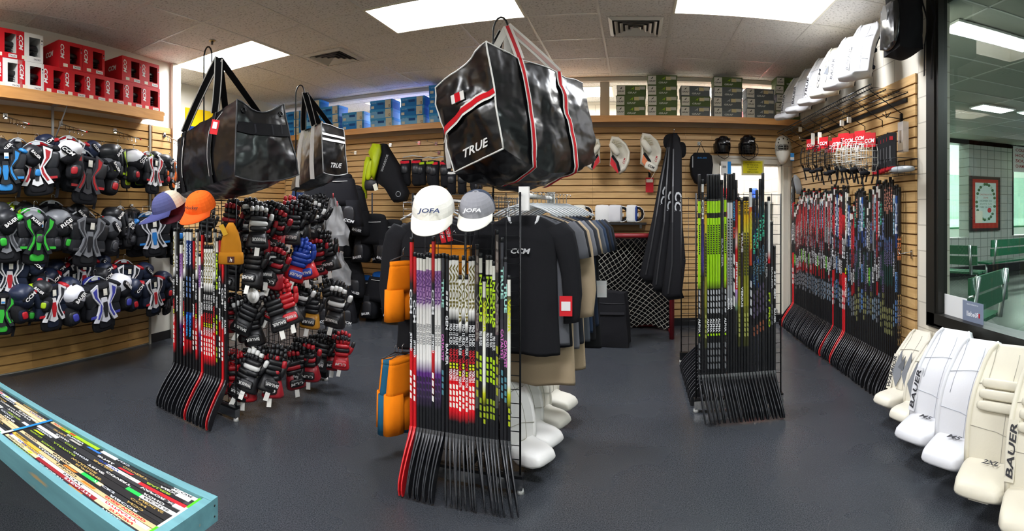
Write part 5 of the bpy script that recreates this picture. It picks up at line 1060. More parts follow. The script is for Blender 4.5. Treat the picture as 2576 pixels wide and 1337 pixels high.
p = hang(1638, 420, 6.4); t = thing('blocker_glove', 'white blocker hanging under the orange and white catch glove', 'blocker', T(p.x, p.y, p.z, 0, 25, 0)); MB().blob((0, 0, 0), (.17, .07, .1), MCRL, .5).build('board', t); MB().text('CCM', T(0, -.04, 0), .03, M('2a2a2c', 'leather'), .2, .03).build('lettering', t); MB().tube([(.07, 0, -.03), (.06, -.02, -.15)], .003, MCRL, 4).build('lace', t)
# red lace package
p = hang(1634, 466, 6.7); t = thing('lace_package', 'small red packaged accessory hanging alone under the catch gloves', 'package', Matrix.Translation(p)); MB().box((0, 0, 0), (.10, .02, .19), M('c4202c', 'card')).box((0, -.012, .055), (.085, .004, .04), M('e4dccc', 'card')).build('card', t); MB().strap([(0, 0, .1), (0, .02, .17)], .03, MBC).build('strap', t)
# stick bags
def stick_bag(path, label, sc=1, word=True):
    t = thing('stick_bag', label, 'stick bag', None, 'long black stick bags'); m = MB(); pts = [PY(u, v, y) for u, v, y, w in path]; n = len(pts)
    m.loft([[p+Vector((a.x, a.y, a.x*.12)) for a in sring((0, 0, 0), w, .085 if i else .06, 14, .6)] for i, (p, (_, _, _, w)) in enumerate(zip(pts, path))], MBC); m.build('body', t)
    m = MB(); p0, p1 = pts[3], pts[4]; m.strap([q+Vector((-.045, -.05, 0)) for q in pts[1:6]], .015, M('232326', 'plastic')); m.build('zip', t)
    a = pts[2]; b_ = pts[3]; c_ = (a+b_)/2; dx = math.degrees(math.atan2(b_.x-a.x, a.z-b_.z))
    MB().text('CCM', Matrix.Translation(c_+Vector((.015, -.06, -.03))) @ Euler((0, R(90-dx), 0)).to_matrix().to_4x4(), .08, M('a8aaac', 'cloth'), .15, .03, .34).build('lettering', t); return t
stick_bag([(1688, 340, 6.4, .05), (1688, 372, 6.25, .12), (1674, 455, 6.08, .15), (1660, 545, 5.97, .17), (1646, 630, 5.94, .22), (1634, 690, 5.94, .24), (1643, 712, 5.94, .14)], 'leftmost of the three long black stick bags hanging before the goal')
stick_bag([(1692, 338, 6.32, .05), (1692, 372, 6.15, .11), (1686, 465, 5.97, .11), (1680, 560, 5.87, .12), (1668, 650, 5.84, .17), (1660, 715, 5.83, .18), (1663, 735, 5.83, .12)], 'middle of the three long black stick bags hanging before the goal')
stick_bag([(1698, 336, 6.2, .05), (1703, 376, 6.03, .11), (1702, 470, 5.85, .12), (1701, 560, 5.75, .14), (1700, 660, 5.72, .22), (1690, 738, 5.7, .23), (1702, 752, 5.7, .17)], 'rightmost of the three long black stick bags hanging before the goal')
p = PY(1690, 345, 6.4); m = MB(); m.blob(p+Vector((0, -.0, -.06)), (.22, .16, .2), MBC, .8).blob(p+Vector((.12, 0, -.16)), (.12, .1, .2), MBC, .8); tag(m.build('folded_strap'), 'bunched black shoulder straps at the top of the stick bags', 'straps')
peg(p.x, p.z+.02, YB, 6.0, 'chrome wall hook carrying the long black stick bags')
# skate bag
p = hang(1764, 425, 6.5); t = thing('helmet_bag', 'rounded black helmet bag hanging left of the doorway', 'bag', Matrix.Translation(p)); m = MB()
out = [(.0, .2), (.09, .2), (.13, .16), (.145, .05), (.13, -.08), (.08, -.18), (.0, -.22), (-.08, -.18), (-.13, -.08), (-.145, .05), (-.13, .16), (-.09, .2)]
m.loft([[Vector((a*s_, y, b_*s_)) for a, b_ in out] for y, s_ in ((.07, .85), (.06, 1), (-.05, 1), (-.08, .93), (-.085, .8))], MBC); m.build('body', t); MB().tube([(-.06, 0, .18), (0, .05, .33), (.06, 0, .18)], .006, MBC, 6).build('handle', t)
MB().box((-.118, -.085, .08), (.012, .004, .14), M('8a8c8e', 'plastic')).build('reflective_strip', t); MB().text('BAUER', T(0, -.088, .13), .02, M('2f6aa0', 'cloth'), .2, .02, .12).build('lettering', t)
peg(p.x, p.z+.35, YB, p.y, 'white wall hook carrying the rounded black helmet bag')
# helmets
def helmet(u, v, Y, label, cage=False, sc=1.0, rz=0, col='101012'):
    p = hang(u, v, Y); t = thing('hockey_helmet', label, 'helmet', T(p.x, p.y, p.z, 0, 0, rz, sc), 'black hockey helmets on the back wall'); mk = M(col, 'gloss'); n = 18; rings = []
    for i in range(7):
        a = PI/2*i/6.3; r = math.cos(a)**.6; rings.append([Vector((.098*r*math.cos(2*PI*j/n), .125*r*math.sin(2*PI*j/n), -.02*(1 if math.sin(2*PI*j/n) > -.3 else 0)+.0+.13*math.sin(a))) for j in range(n)])
    m = MB(); m.loft(rings, mk); m.build('shell', t); m = MB()
    m.loft([sring((0, .01, z), w, d_, 18, .9) for z, w, d_ in ((.03, .2, .25), (-.03, .2, .25), (-.085, .185, .21))], mk, cap=False); m.build('ear_shell', t)
    for k in (-1, 0, 1): MB().blob((k*.055, -.01, .105-.02*abs(k)), (.035, .19, .035), M('1b1b1e', 'plastic'), .8).build('vent_ridge', t)
    MB().text('CCM', T(0, -.128, .045, -20, 0, 0), .022, M('d8d8d8', 'plastic'), .2, .03).build('lettering', t)
    m = MB()
    for sx in (-1, 1): m.tube([(sx*.09, .0, -.06), (sx*.08, -.03, -.13), (0, -.05, -.17)], .004, MBC, 5)
    m.build('chin_strap', t)
    if cage: cagemesh(MWIRE, .105, .15).build('cage', t, mat=T(0, -.06, -.06))
    return t
def cagemesh(mat, r, h, rw=.0022):
    m = MB()
    for i in range(7):
        a = -70+140*i/6; m.tube([(r*math.sin(R(a))*f, -r*math.cos(R(a))*f*1.05, z) for z, f in ((h/2, .85), (h*.2, 1), (-h*.2, 1), (-h/2, .72))], rw, mat, 4)
    for z, f in ((h/2, .85), (h*.25, .98), (0, 1.02), (-h*.25, .97), (-h/2, .72)): m.tube([(r*math.sin(R(-75+15*i))*f, -r*math.cos(R(-75+15*i))*f*1.05, z) for i in range(11)], rw*1.3, mat, 4)
    return m
helmet(1817, 368, 6.5, 'black helmet on the back wall left of the caged one', rz=25, sc=1.0); helmet(1880, 368, 6.5, 'black helmet with wire cage hanging over the doorway', True, rz=10, sc=1.08)
# goalie mask
p = hang(1970, 372, 6.4); t = thing('goalie_mask', 'white goalie mask hanging beside the doorway', 'mask', T(p.x, p.y, p.z, 0, 0, -15, 1.05)); mw_ = M('dcdad0', 'gloss'); m = MB()
m.loft([sring((0, 0 if z > -.1 else -.02, z), w, d_, 18, .9) for z, w, d_ in ((.15, .03, .04), (.14, .1, .12), (.11, .16, .19), (.05, .2, .24), (-.02, .205, .25), (-.08, .19, .23), (-.13, .14, .19), (-.18, .09, .13), (-.2, .05, .07))], mw_); m.build('shell', t)
for q in ((-.05, .09), (.0, .1), (.05, .09), (-.06, .05), (.06, .05)): MB().blob((q[0], -.105+abs(q[0])*.3-(.1-q[1])*.2, q[1]), (.016, .02, .022), M('1a1a1a', 'plastic'), .9, None, 4, 8).build('vent_hole', t)
MB().blob((0, -.102, -.01), (.13, .05, .075), M('3a3a38', 'cloth'), .6).build('eye_opening', t); cagemesh(M('c9c9c5', 'metal'), .105, .09).build('cage', t, mat=T(0, -.03, -.015)); MB().box((.11, -.08, -.12), (.045, .003, .09), M('2f86c8', 'card')).box((.11, -.082, -.14), (.045, .002, .03), M('e8e6e0', 'card')).build('price_tag', t)
# yellow sign, price card
p0, p1 = PY(1868, 401, 6.62), PY(1925, 441, 6.62); cx_, cz_ = (p0.x+p1.x)/2, (p0.z+p1.z)/2; w_, h_ = p1.x-p0.x, p0.z-p1.z
m = MB(); m.box((cx_, 6.69, cz_), (w_, .004, h_), M('d8cfa0', 'card')).box((cx_, 6.686, cz_+.005), (w_*.86, .004, h_*.8), M('e6dc1e', 'card'))
for k, s_ in enumerate(('NO ONE ALLOWED', 'IN THE BACK', 'EXCEPT FOR', 'PROSHOP', 'EMPLOYEES!')): m.text(s_, T(cx_, 6.683, cz_+h_*.33-k*h_*.155), .016, M('4a4a1c', 'card'), 0, .01, w_*(.7 if k == 0 else .5 if k != 3 else .36))
tag(m.build('sign'), 'yellow paper sign with printed notice hanging at the top of the doorway', 'sign')
p = PY(1826, 424, 6.6); tag(MB().box((p.x, p.y, p.z), (.13, .004, .18), M('e6e4de', 'card')).box((p.x+.045, p.y-.003, p.z), (.045, .003, .18), M('1c86d4', 'card')).box((p.x-.02, p.y-.003, p.z+.02), (.05, .003, .03), M('8a8a88', 'card')).build('price_card'), 'white and blue hanging card in front of the doorway', 'card')
# ================================================================ blockers on a black shelf
a, b_ = PY(1398, 560, 6.6), PY(1626, 562, 6.6); zsh = a.z
t = thing('blocker_shelf', 'low black shelf on the back wall carrying white blockers', 'shelf'); MB().box(((a.x+b_.x)/2, 6.58, zsh-.012), (b_.x-a.x, .3, .024), M('141416', 'plastic')).build('board', t)
for u in (1452, 1510, 1612): q = PY(u, 560, 6.6); MB().box((q.x, 6.66, zsh-.05), (.03, .14, .05), M('6a6a6c', 'metal')).build('bracket', t)
def blocker(u, c, acc, label, rz=0, w=.15):
    p = PY(u, 560, 6.55); t = thing('blocker_glove', label, 'blocker', T(p.x, 6.54, zsh, 0, 0, rz), 'white blockers on the black shelf'); m = MB(); m.blob((0, -.02, .115), (w, .09, .225), M(c, 'leather'), .35); m.build('board', t)
    if acc: m = MB(); m.blob((w*.42, -.02, .115), (.03, .095, .2), M(acc, 'leather'), .4); m.build('edge_panel', t)
    m = MB(); m.tube([(w*.45+.075*math.cos(a_*PI/6), -.03, .11+.085*math.sin(a_*PI/6)) for a_ in range(12)], .016, MBC, 6, True); m.build('cuff_ring', t)
    m = MB(); m.tube([(w*.45+.1*math.cos(a_*PI/6), -.05, .11+.1*math.sin(a_*PI/6)) for a_ in range(12)], .005, M('dcdcd8', 'leather'), 5, True).box((w*.45, -.035, .1), (.05, .03, .04), M('d8d4c8', 'leather')); m.build('trim_cord', t)
blocker(1408, 'dcdad4', None, 'white blocker at the left end of the black shelf', 10); blocker(1457, 'e0dccc', None, 'cream blocker second from the left on the black shelf', 6, .17); blocker(1516, 'e4e4e2', None, 'large white blocker in the middle of the black shelf', 0, .19); blocker(1548, 'd6d6d8', '8a8c90', 'silver grey blocker right of the large white one', 0, .18); blocker(1590, 'e0e0dc', '1c3a80', 'white and navy blocker at the right end of the black shelf', -8, .14)
# ================================================================ goal with net
MNET = M('b9b6aa', 'cloth'); MGR = M('7e1c22', 'plastic'); t = thing('hockey_goal', 'hockey goal with dark red frame and white net against the back wall', 'goal')
gx0, gx1, gy0, gy1, gz = -.86, .42, 6.05, 6.66, 1.215
MB().tube([(gx0, gy0, gz), (gx1, gy0, gz)], .03, MGR, 10).build('crossbar', t)
for x in (gx0, gx1): MB().tube([(x, gy0, 0.0), (x, gy0, gz)], .03, MGR, 10).build('goal_post', t); MB().tube([(x, gy0, .03), (x, gy1, .03)], .02, MGR, 8).build('base_bar', t)
MB().tube([(gx0, gy1, .03), (gx1, gy1, .03)], .02, MGR, 8).build('base_bar', t)
def netpt(a, b_):    # a 0..1 across, b 0..1 down
    x = gx0+(gx1-gx0)*a; z = gz-.02-(gz-.06)*b_; y = gy0+.04+.5*b_**.8*(.55+.45*math.sin(PI*a)) + .05*math.sin(a*9+b_*4)*math.sin(PI*b_); z -= .06*math.sin(a*PI)*math.sin(b_*PI)+.025*math.sin(a*14); x += .05*math.sin(b_*6+a*3)*math.sin(PI*a)
    return Vector((x, min(y, 6.6), max(z, .012)))
m = MB(); NA = 17
for k in range(-NA, NA+1):
    for sgn in (1, -1):
        pts = []
        for i in range(NA*2+1):
            b_ = i/(NA*2); a_ = (k/NA + b_*.95) if sgn == 1 else (1-k/NA - b_*.95)
            if 0 <= a_ <= 1: pts.append(netpt(a_, b_))
        if len(pts) > 2: m.tube(pts, 0.0042, MNET, 3)
m.build('net', t)
m = MB(); N = 10; m.add([netpt(i/N, j/N)+Vector((0, .05, 0)) for i in range(N+1) for j in range(N+1)], [(i*(N+1)+j, (i+1)*(N+1)+j, (i+1)*(N+1)+j+1, i*(N+1)+j+1) for i in range(N) for j in range(N)], M('141416', 'cloth')); m.build('black_liner', t)
# black carry bag on the floor
s = Soft([(-.62, 5.72, .004), (-.085, 5.66, .004), (-.06, 5.98, .004), (-.60, 6.0, .004), (-.59, 5.74, .60), (-.13, 5.70, .60), (-.10, 5.94, .58), (-.58, 5.98, .58)], .02, .012, 6)
t = thing('duffel_bag', 'plain black upright equipment bag standing on the floor before the goal', 'bag', None); s.mesh(MB(), MBC).build('body', t); MB().tube(s.line([(0.02, 0, .8), (.98, 0, .8)], .003), .004, M('2c2c2e', 'plastic'), 5).build('zip', t); m = MB(); ribbon(m, s.line([(.05, 0, .62), (.95, 0, .62)], .01), .03, M('1c1c1f', 'cloth'), s.ctr); m.build('strap', t)
m = MB(); ribbon(m, s.line([(.12, 0, .62), (.12, 0, .04)], .01), .03, M('1c1c1f', 'cloth'), s.ctr); m.build('strap', t)
# ================================================================ hockey pants and pads, left part of the back wall
def pants(A, acc, word, seed=0):
    t = thing('hockey_pants', '', 'hockey pants'); mA = M(A, 'cloth'); m = MB(); m.loft([sring((0, 0, z), w, d_, 18, .7) for z, w, d_ in ((0, .34, .10), (-.02, .36, .14), (-.12, .40, .2), (-.24, .46, .24), (-.30, .48, .24))], mA)
    m.build('waist', t)
    for sx in (-1, 1):
        m = MB(); m.loft([sring((sx*(.11+.02*k), -.005*k, -.24-.095*k), .24-.004*k, .23-.012*k, 16, .65) for k in range(4)], mA); m.build('leg', t)
        MB().blob((sx*.15, -.11, -.40), (.13, .05, .2), M('202024', 'plastic'), .6).build('thigh_pad', t)
        MB().text(word, T(sx*.16, -.142, -.46, 0, sx*12, 0), .032, M('d8d8d8', 'cloth'), .2, .03, .12).build('lettering', t)
    m = MB(); m.blob((0, .03, .01), (.30, .10, .12), M(acc, 'cloth'), .7); m.build('liner', t)
    MB().tube([(-.12, -.06, -.03), (0, -.09, -.035), (.12, -.06, -.03)], .005, MWT, 5).build('lace', t); return t
HP = {}
def hp(k, u, v, Y, rz, sc, label, rx=0):
    if k not in HP: HP[k] = tag(pants(*{'b': ('151518', '1a1a1c', 'BAUER'), 'c': ('16161a', '16161a', 'CCM'), 'l': ('15161a', '1f62b8', 'BAUER'), 'n': ('1b2a48', '1b2a48', 'CCM'), 't': ('17181c', '2a6a88', 'BAUER')}[k]), label, 'hockey pants')
    t = copy_tree(HP[k], None, label) if HP[k].get('used') else HP[k]; HP[k]['used'] = 1
    p = PY(u, v, Y); tag(t, label, 'hockey pants', T(p.x, p.y, p.z, rx, 0, rz, sc), 'hockey pants along the back wall'); return t
for k, u, v, Y, rz, sc, l in (('n', 765, 478, 5.6, 25, .9, 'navy hockey pants seen between the hanging bags and the glove rack'), ('t', 800, 462, 5.4, 20, .9, 'black hockey pants with a teal liner under the small bag'), ('c', 852, 450, 5.5, 15, 1.15, 'black hockey pants with white letters under the small bag'), ('b', 880, 480, 6.0, 5, 1.15, 'black hockey pants left of the yellow lined goalie pants'), ('b', 835, 540, 6.0, 10, 1.1, 'black hockey pants behind the plastic bags, upper'),
                            ('c', 905, 560, 6.35, 20, .95, 'black hockey pants in the middle row, left'), ('b', 940, 552, 6.1, 5, 1.1, 'black hockey pants in the middle row, centre'), ('b', 985, 565, 6.2, -10, 1.0, 'black hockey pants in the middle row, right'), ('b', 870, 640, 6.1, 15, 1.1, 'black hockey pants behind the plastic bags, lower'), ('l', 912, 705, 6.3, 25, 1.0, 'black hockey pants with a bright blue liner, left'), ('l', 960, 698, 6.15, 0, 1.05, 'black hockey pants with a bright blue liner, right'), ('b', 1000, 690, 6.3, -8, 1.0, 'black hockey pants bottom row by the centre rack'), ('c', 850, 720, 5.9, 20, 1.0, 'black hockey pants bottom row behind the glove rack'), ('b', 800, 600, 5.9, 25, 1.1, 'black hockey pants hidden behind the gloves')):
    o = hp(k, u, v, Y, rz, sc, l)
for o in HP.values():
    if 'used' in o: del o['used']
for o in bpy.data.objects:
    if 'used' in o: del o['used']
# yellow lined goalie pads pair
p = PY(958, 440, 6.2); t = thing('goalie_leg_pad', 'black goalie pad with acid yellow lining hanging under the blue boxes', 'goalie pads', Matrix.Translation(p)); my = M('a8b80c', 'leather')
o1 = [(-.10, .40), (.06, .42), (.10, .36), (.26, .12), (.30, -.05), (.40, -.25), (.36, -.36), (.22, -.38), (.1, -.2), (-.05, -.1), (-.08, .1)]
MB().loft([[Vector((a*s_, y, b_*s_)) for a, b_ in o1] for y, s_ in ((.1, .9), (.08, 1), (-.04, 1), (-.07, .9))], MBC).build('outer_shell', t)
for i, (pp, z_) in enumerate((([(-.22, .18), (-.19, .25), (-.13, .24), (-.14, .1), (-.21, -.08), (-.2, -.32), (-.25, -.34), (-.26, -.1)], 0), ([(-.13, .3), (-.06, .42), (.04, .4), (.05, .3), (-.02, .05), (-.05, -.08), (-.10, .02), (-.08, .2)], 1))):
    MB().loft([[Vector((a, y, b_)) for a, b_ in pp] for y in (-.02-.04*i, -.07-.05*i)], my).build('yellow_lining', t)
MB().blob((-.12, -.09, .06), (.09, .05, .28), my, .7, T(0, 0, 0, 0, 14, 0)).build('knee_cushion', t); MB().blob((-.12, -.05, -.14), (.2, .1, .16), M('232326', 'leather'), .6).build('calf_wrap', t)
MB().text('WARRIOR', T(.10, -.078, .15, 0, -68, 0), .035, M('8a8c8e', 'leather'), .2, .02, .24).build('lettering', t); MB().box((-.07, -.13, -.16), (.06, .004, .09), M('dcd8c4', 'card'), T(0, 0, 0, 0, -20, 0)).build('price_tag', t)
for x in (-.2, -.08): MB().strap([(x, -.1, -.25), (x, -.1, -.55)], .022, M('3a3a3e', 'cloth')).build('strap', t)
MB().tube([(.30+.035*math.cos(a*PI/7), -.072, -.27+.035*math.sin(a*PI/7)) for a in range(14)], .004, M('9a9c9e', 'plastic'), 4, True).build('round_emblem', t)
# elbow pads / shin guards
def elbow(u, v, acc, label, rz=0, sc=1):
    p = PY(u, v, 6.35); t = thing('elbow_pads', label, 'elbow pads', T(p.x, p.y, p.z, 0, 0, rz, sc), 'elbow pads hanging on the back wall')
    for sx in (-1, 1):
        m = MB(); m.loft([sring((sx*.07, -.02*math.sin(z*9), -z), w, d_, 14, .8) for z, w, d_ in ((0, .11, .08), (.06, .13, .11), (.14, .12, .12), (.2, .11, .09), (.28, .12, .09), (.31, .08, .06))], M('19191c', 'cloth')); m.build('sleeve_pad', t)
        MB().blob((sx*.07, -.06, -.12), (.10, .07, .11), M('26272a', 'plastic'), .8).build('elbow_cap', t)
        MB().strap([(sx*.07-.055, -.05, -.03), (sx*.07, -.065, -.035), (sx*.07+.055, -.05, -.03)], .03, M(acc, 'cloth'), (0, 0, 1)).build('strap', t)
    MB().tube([(-.12, .02, .03), (0, .02, .05), (.12, .02, .03)], .006, M('c2c6c8', 'gloss'), 5).build('hanger', t)
elbow(1036, 402, 'c02030', 'black elbow pads with red bands beside the yellow lined pads', 5, 1.15); elbow(1075, 405, '9ab41c', 'black elbow pads with green trim, second from the yellow lined pads', -10, 1.05); elbow(1108, 405, 'c02030', 'black elbow pads with a red tab left of the striped bag', 0, 1.15); elbow(1150, 430, 'e0e0dc', 'black elbow pads low under the striped bag', 10, 1.0); elbow(1195, 450, 'a81824', 'black and red elbow pads above the grey cap', 80, .8)
for i, (u, v) in enumerate(((895, 385), (983, 365), (1055, 360), (1098, 362), (1105, 385))): p = PY(u, v, YB); peg(p.x, p.z, YB, 6.42, ['chrome hook left of the yellow lined goalie pads', 'chrome hook right of the yellow lined goalie pads', 'chrome hook over the red banded elbow pads', 'upper chrome hook beside the striped bag', 'lower chrome hook beside the striped bag'][i])
# ================================================================ back room seen through the doorway
t = thing('storage_shelf', 'shelving behind the doorway loaded with gear', 'shelf'); 
for z in (.25, .62, .98, 1.34, 1.62): MB().box((1.72, 8.0, z), (1.0, .42, .025), M('b4b2aa', 'metal')).build('shelf_board', t)
for x in (1.23, 2.2): 
    for y in (7.8, 8.2): MB().box((x, y, .85), (.03, .03, 1.7), M('8a8a86', 'metal')).build('upright', t)
cols_ = ['c01824', 'd8d2bc', '18181a', 'd8d2bc', 'c8b89a', '16161a', '1f4fb0', '9ac01c', 'a81824', '2a2a2e']
it = ['red', 'cream', 'black', 'pale', 'tan', 'black', 'blue', 'lime', 'dark red', 'charcoal']
q = 0
for zi, z in enumerate((.2625, .6325, .9925, 1.3525, 1.6325)):
    for xi, x in enumerate((1.38, 1.62, 1.86)):
        c = cols_[(q*3+zi) % 10]; nm = it[(q*3+zi) % 10]; t = thing('boot', nm+' skate boot on the '+ordn(zi)+' storage shelf up, '+ordn(xi)+' from the left', 'skate', T(x, 7.95, z, 0, 0, rnd.uniform(-20, 20)), 'skates stored in the back room')
        MB().blob((0, .03, .13), (.11, .13, .2), M(c, 'leather'), .6).blob((0, -.06, .075), (.10, .2, .09), M(c, 'leather'), .7).build('upper', t); MB().box((0, -.02, .012), (.012, .26, .024), MCHR).build('blade', t); MB().box((0, -.02, .032), (.03, .22, .02), M('d8d8d4', 'plastic')).build('blade_holder', t); q += 1
t = thing('lit_sign', 'added glowing red panel in the back room right of the green boxes', 'sign', T(1.78, 8.15, 2.83)); MB().box((0, 0, 0), (.55, .06, .55), M('2a1012', 'plastic')).build('housing', t); MB().box((0, -.035, 0), (.52, .01, .52), emit('red_glow', 'e03a3a', 1.6)).build('lit_face', t)  # glowing panel added to give the red patch and its glow
t = thing('blue_glow_box', 'added box with a blue glowing panel in the back room behind the blue boxes', 'glow box', T(-3.2, 7.95, 0)); MB().box((0, 0, 1.35), (1.3, .5, 2.7), M('1a2a5a', 'plastic')).build('glow_housing', t); MB().box((0, -.26, 2.4), (1.2, .02, .5), emit('blue_glow', '7a8cff', 3)).build('glow_panel', t)  # unseen glowing box added to tint the back room ceiling blue
# ================================================================ right wall: wire shelf with pads
t = thing('wire_shelf', 'long black wire shelf high on the right wall carrying white goalie pads', 'shelf'); ya, yb, zsf = 3.62, 6.3, 2.47
m = MB()
for x in (1.78, 1.90, 2.02, 2.10): m.tube([(x, ya, zsf), (x, yb, zsf)], .005, MWIRE, 5)
m.tube([(1.77, ya, zsf+.03), (1.77, yb, zsf+.03)], .006, MWIRE, 5)
m.build('rail', t); m = MB()
for i in range(60): y = ya+(yb-ya)*i/59; m.tube([(2.1, y, zsf+.006), (1.77, y, zsf+.006), (1.765, y, zsf+.03)], .0022, MWIRE, 4)
m.build('shelf_wire', t)
for i in range(8):
    y = ya+.08+(yb-ya-.16)*i/7; MB().tube([(1.80, y, zsf), (2.07, y, zsf-.15), (2.095, y, zsf-.16), (2.095, y, zsf-.22)], .004, MWIRE, 5).build('bracket', t)
MB().box((2.095, (ya+yb)/2, zsf-.06), (.012, yb-ya, .035), MWIRE).build('wall_strip', t)
gp = 'goalie pads on the high wire shelf'
for (y, l, w_, tr, c) in ((5.85, 'white goalie pad furthest along the high shelf', 'BAUER', False, WHP), (5.42, 'white goalie pad second from the far end of the high shelf', 'BAUER', False, WHP), (4.98, 'white goalie pad in the middle of the high shelf with black lettering', 'TRUE', False, WHP), (4.62, 'white goalie pad with black chevrons on the high shelf', 'CCM', True, 'e6e2d6'), (4.27, 'white goalie pad with lettering, second nearest on the high shelf', 'BAUER', False, WHP), (3.92, 'large white goalie pad nearest the backpack on the high shelf', 'BAUER', False, WHP)):
    o = leg_pad(c, c, '18202c', .68, .27, w_, tris=tr); rot_pad(o, 1.82, y, zsf+.05, -12, -60, l, gp, .9)
for i, (u, v) in enumerate(((2045, 350), (2062, 348), (2118, 310), (2136, 302), (2013, 326))):
    p = PX(u, v, 1.84); tag(MB().tube([p+Vector((0, 0, .02)), p+Vector((.005, 0, .08)), p+Vector((.03, .01, zsf-p.z-.01))], .0025, MWIRE, 4).box(tuple(p), (.035, .02, .05 if i > 1 else .12), M('e4e0d4', 'card'), None).build('paper_tag'), ordn(i)+' white paper tag dangling on a cord under the high wire shelf', 'tag')
# backpack
p = PX(2272, 40, 1.93); s = Soft([p+Vector(q) for q in ((-.10, -.13, -.28), (.12, -.10, -.26), (.12, .15, -.26), (-.08, .16, -.28), (-.09, -.12, .16), (.10, -.1, .16), (.1, .13, .22), (-.08, .14, .22))], .05, .012, 6)
t = thing('backpack', 'black backpack hanging high on the wall beside the window', 'backpack'); s.mesh(MB(), MBC).build('body', t); m = MB(); s2 = Soft([p+Vector(q) for q in ((-.14, -.11, -.24), (-.08, -.1, -.24), (-.08, .12, -.24), (-.13, .13, -.24), (-.14, -.1, .05), (-.08, -.1, .08), (-.08, .12, .08), (-.13, .12, .05))], .03, .008, 6); s2.mesh(m, M('1c1c1f', 'vinyl'), 8); m.build('front_pocket', t)
MB().prism([(-.02, -.05), (.03, -.05), (.03, .0), (.015, .05), (-.005, .06), (-.02, .02)], .003, M('c8c8c6', 'cloth'), Matrix.Translation(p+Vector((-.175, -.02, -.02))) @ Matrix.Rotation(R(-68), 4, 'Z')).build('emblem', t)
for k, (dy, b_) in enumerate(((-.10, .50), (.0, .46))): MB().strap([p+Vector((.12, dy-.06, .15)), p+Vector((.16, dy-.1, -.05)), p+Vector((.13, dy-.1, -.22)), p+Vector((.125, dy-.1, -b_))], .03, MBC, (.3, 1, 0)).build('strap', t)
MB().tube([p+Vector((0, 0, .18)), p+Vector((.04, 0, .25)), p+Vector((.08, .02, .18))], .008, MBC, 6).build('top_handle', t)
tag(MB().tube([(XR+.0, p.y, p.z+.24), (p.x+.03, p.y, p.z+.22), (p.x+.02, p.y, p.z+.25)], .005, MWIRE, 5).build('wall_hook'), 'black wall hook carrying the backpack beside the window', 'hook')
# wire cages with cards
def face_cage(mat, label, M4, group, card):
    t = thing('face_cage', label, 'face cage', M4, group); cagemesh(mat, .10, .19, .0024).build('wire_mask', t)
    MB().box((0, .0, .135), (.10, .004, .10), M('c4141f', 'card')).text('CCM', T(0, -.004, .13), .03, M('f0ecea', 'card'), .2, .03, .085).build('header_card', t)
    MB().blob((0, -.06, -.105), (.08, .05, .035), MBC, .7).build('chin_cup', t)
    for sx in (-1, 1): MB().strap([(sx*.08, -.02, -.06), (sx*.07, .0, -.14), (sx*.055, .0, -.2)], .014, MBC).build('strap', t)
    return t
cp = {}
for i in range(11):
    blk = i < 5; u = (2040, 2056, 2072, 2088, 2104, 2122, 2136, 2150, 2163, 2176, 2188)[i]; v = (400, 404, 398, 408, 402, 392, 396, 400, 392, 396, 400)[i]
    X = 1.86+.05*(i % 2); p = PX(u, v, X); mt_ = T(p.x, p.y, p.z, 0, 0, -52+rnd.uniform(-18, 18), 1.15)
    l = ('black' if blk else 'white')+' wire face cage with red card, '+ordn(i if blk else i-5)+' of its colour from the doorway'
    if blk in cp: t = copy_tree(cp[blk], mt_, l)
    else: cp[blk] = t = face_cage(MWIRE if blk else M('d2d0c8', 'wire'), l, mt_, 'face cages on the right slat wall', 1)
for i, u in enumerate((2064, 2148)): p = PX(u, 352, 2.1); tag(MB().tube([(XR-.02, p.y, p.z), (1.84, p.y-.03, p.z-.01), (1.83, p.y-.03, p.z+.02)], .004, MCHR, 5).box((XR-.025, p.y, p.z), (.01, .04, .05), MCHR).build('wall_hook'), ['chrome hook carrying the black face cages', 'chrome hook carrying the white face cages'][i], 'hook')
# boxed skate blades / guards with red ends
for i in range(6):
    p = PX(2206+7.5*i, 392-3*i, 1.94+.0*i); t = thing('guard_box', 'slim black box with red bottom on the right wall, '+ordn(i)+' of the hanging row', 'box', T(p.x, p.y, p.z, 0, 0, -48), 'slim black boxes hanging on the right wall')
    MB().box((0, 0, 0), (.075, .028, .27), M('17171a', 'card')).box((0, -.015, .09), (.03, .002, .03), M('c01824', 'card')).box((-.01, -.015, -.03), (.012, .002, .12), M('6a6a6c', 'card')).build('carton', t); MB().box((0, 0, -.145), (.076, .029, .022), M('c01824', 'card')).build('end_flap', t)
# wire basket with a blade
A_, B_ = PX(2242, 400, 2.08), PX(2306, 385, 2.08)
t = basket('black wire basket on the right slat wall holding a clear package', (2.09, A_.y), (2.09, B_.y), 1.80, .12, .18, MWIRE)
p = PX(2268, 412, 1.98); tag(MB().blob((p.x, p.y, 1.835), (.09, .30, .05), M('b4bcc2', 'gloss'), .7, T(0, 0, 0, 0, 0, 8)).build('clear_package'), 'clear plastic package lying in the black wire basket', 'package')
p = PX(2268, 300, 2.1); t = thing('display_hook', 'black four-armed display hook on the right slat wall', 'hook'); MB().box((XR-.025, p.y, p.z), (.01, .03, .09), MWIRE).tube([(XR-.03, p.y, p.z), (XR-.16, p.y, p.z+.01), (XR-.17, p.y, p.z+.05)], .004, MWIRE, 5).tube([(XR-.16, p.y-.07, p.z+.03), (XR-.16, p.y, p.z+.0), (XR-.16, p.y+.07, p.z+.04)], .004, MWIRE, 5).build('arm', t); 
p = PX(2272, 345, 2.05); tag(MB().box(tuple(p), (.05, .09, .24), mpl).box((p.x-.026, p.y, p.z), (.002, .03, .1), M('8a7a6a', 'card')).build('blister_pack'), 'clear blister package hanging over the black wire basket', 'package')
